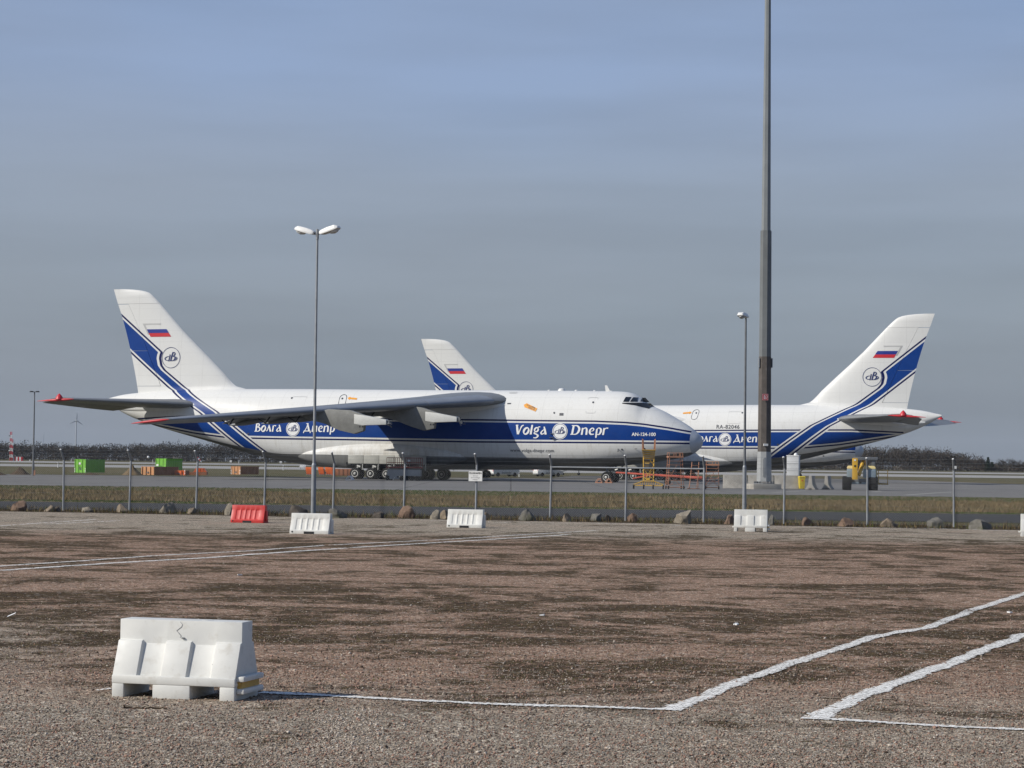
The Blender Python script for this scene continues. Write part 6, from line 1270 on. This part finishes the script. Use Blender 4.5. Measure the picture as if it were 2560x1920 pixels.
wood('far_wood', 'brown bare copse on the horizon right of the boom lift', [(1185, 120, 247, 3.6), (1200, 120, 247, 3.8), (1220, 120, 247, 4.0), (1240, 120, 246, 4.0)], hr, [.55, .27, .10, .01, .07, 0], 1.2)
def hr2(x, Y): return 3.6 + 1.4 * noise.noise((x * .08, 3, 0)) + 1.2 * math.exp(-((x - 300) / 40) ** 2)
wood('far_hedge', 'low dark scrub along the horizon at the far right', [(1190, 246, 420, 3.0), (1210, 246, 420, 3.0)], hr2, [.3, .45, .1, .1, .05, 0], .8)
def hs(x, Y): return 2.6 + 1.0 * noise.noise((x * .06, 9, 0))
wood('far_scrub', 'low scrub in front of the dark wood on the left', [(1290, -520, 130, 4.5)], hs, [.35, .35, .15, .05, .1, 0], .6)
wood('far_scrub', 'low pale scrub before the brown copse on the right', [(1160, 120, 260, 4.0)], hs, [.4, .25, .15, .02, .18, 0], .6)
def tree(px, Y, h, rx, mp, label, n=420, conifer=False, base=.2):
    p = far(px, 0, Y); o = thing('bare_tree' if not conifer else 'conifer_tree', label, 'tree', p)
    b = MB(); b.cyl((0, 0, 0), (0, 0, h * .55), .22, .1, 6)
    for i in range(7):
        q = i * 2.4; z = h * (.25 + .08 * i); b.cyl((0, 0, z), (rx * .7 * math.cos(q), rx * .7 * math.sin(q), z + h * .25), .07, .02, 4)
    b.build('trunk', twm[2], o)
    if conifer:
        n_ = 700; f = np.random.rand(n_) ** .8; q = np.random.uniform(0, 6.28, n_); r = rx * (1 - f) * np.random.uniform(.3, 1, n_); P = np.stack([r * np.cos(q), r * np.sin(q), h * (.08 + .92 * f)], 1)
        d = np.stack([np.cos(q), np.sin(q), np.full(n_, -.35)], 1); s = np.stack([-np.sin(q), np.cos(q), np.zeros(n_)], 1) * .25; V = np.stack([P - s, P + s, P + d * .8], 1).reshape(-1, 3); mi_ = np.full(n_, 3)
    else: V, mi_ = twigs(0, 0, 0, h, rx, n * 2, mp, base=base, lw=(1.0, .07))
    raw('crown', V, np.arange(len(V)).reshape(-1, 3), twm, o, mi_)
P1, P2 = [.35, .45, .1, .02, .08, 0], [.5, .3, .1, .0, .1, 0]
tree(2401, 1175, 6.2, 2.2, P2, 'small thin bare tree at the right end of the brown copse', 260); tree(2418, 1165, 6.4, 2.6, P1, 'round bare tree just right of the brown copse', 380); tree(2434, 1170, 5.6, 2.6, P2, 'low rounded bare tree beside the copse end', 360); tree(2452, 1160, 6.8, 3.0, P2, 'broad brown bare tree left of the dark conifer', 520); tree(2470, 1150, 7.4, 2.2, P1, 'dark pointed conifer on the far right skyline', 0, True); tree(2480, 1158, 5.0, 2.3, P1, 'low dark conifer right beside the pointed one', 0, True)
tree(2505, 1170, 6.0, 2.8, P1, 'round bare tree right of the conifers', 420); tree(2531, 1165, 6.4, 3.4, P1, 'wide domed bare tree near the right edge', 560); tree(2556, 1170, 5.2, 3.0, P2, 'bare tree cut off at the right edge', 420); tree(2590, 1170, 6.0, 3.2, P1, 'bare tree just beyond the right edge', 420)
BL = [.1, .05, .1, 0, .15, .6]
tree(443, 1120, 1.9, 2.3, BL, 'pale blossoming bush in front of the wood beside the windsock', 150, base=.02); tree(521, 1120, 2.0, 1.1, BL, 'small pale blossoming bush right of the windsock', 90, base=.02); tree(2165 + 80, 1120, 1.6, 1.8, [.2, .1, .1, 0, .3, .3], 'pale shrub before the brown copse', 120, base=.02)

# ================================================================ haze
m = bpy.data.materials.new('haze'); m.use_nodes = True; nt_ = m.node_tree; nt_.nodes.clear(); out = nt_.nodes.new('ShaderNodeOutputMaterial'); pv = nt_.nodes.new('ShaderNodeVolumePrincipled')
HAZE = 0.00003
if HAZE:
    pv.inputs['Color'].default_value = (0.80, 0.88, 1.0, 1); pv.inputs['Density'].default_value = HAZE; pv.inputs['Anisotropy'].default_value = 0.0; nt_.links.new(pv.outputs[0], out.inputs['Volume'])
    b = MB(); b.box((0, 5200, 74), (16000, 11600, 150)); hz_ = b.build('haze', m); hz_['kind'] = 'stuff'
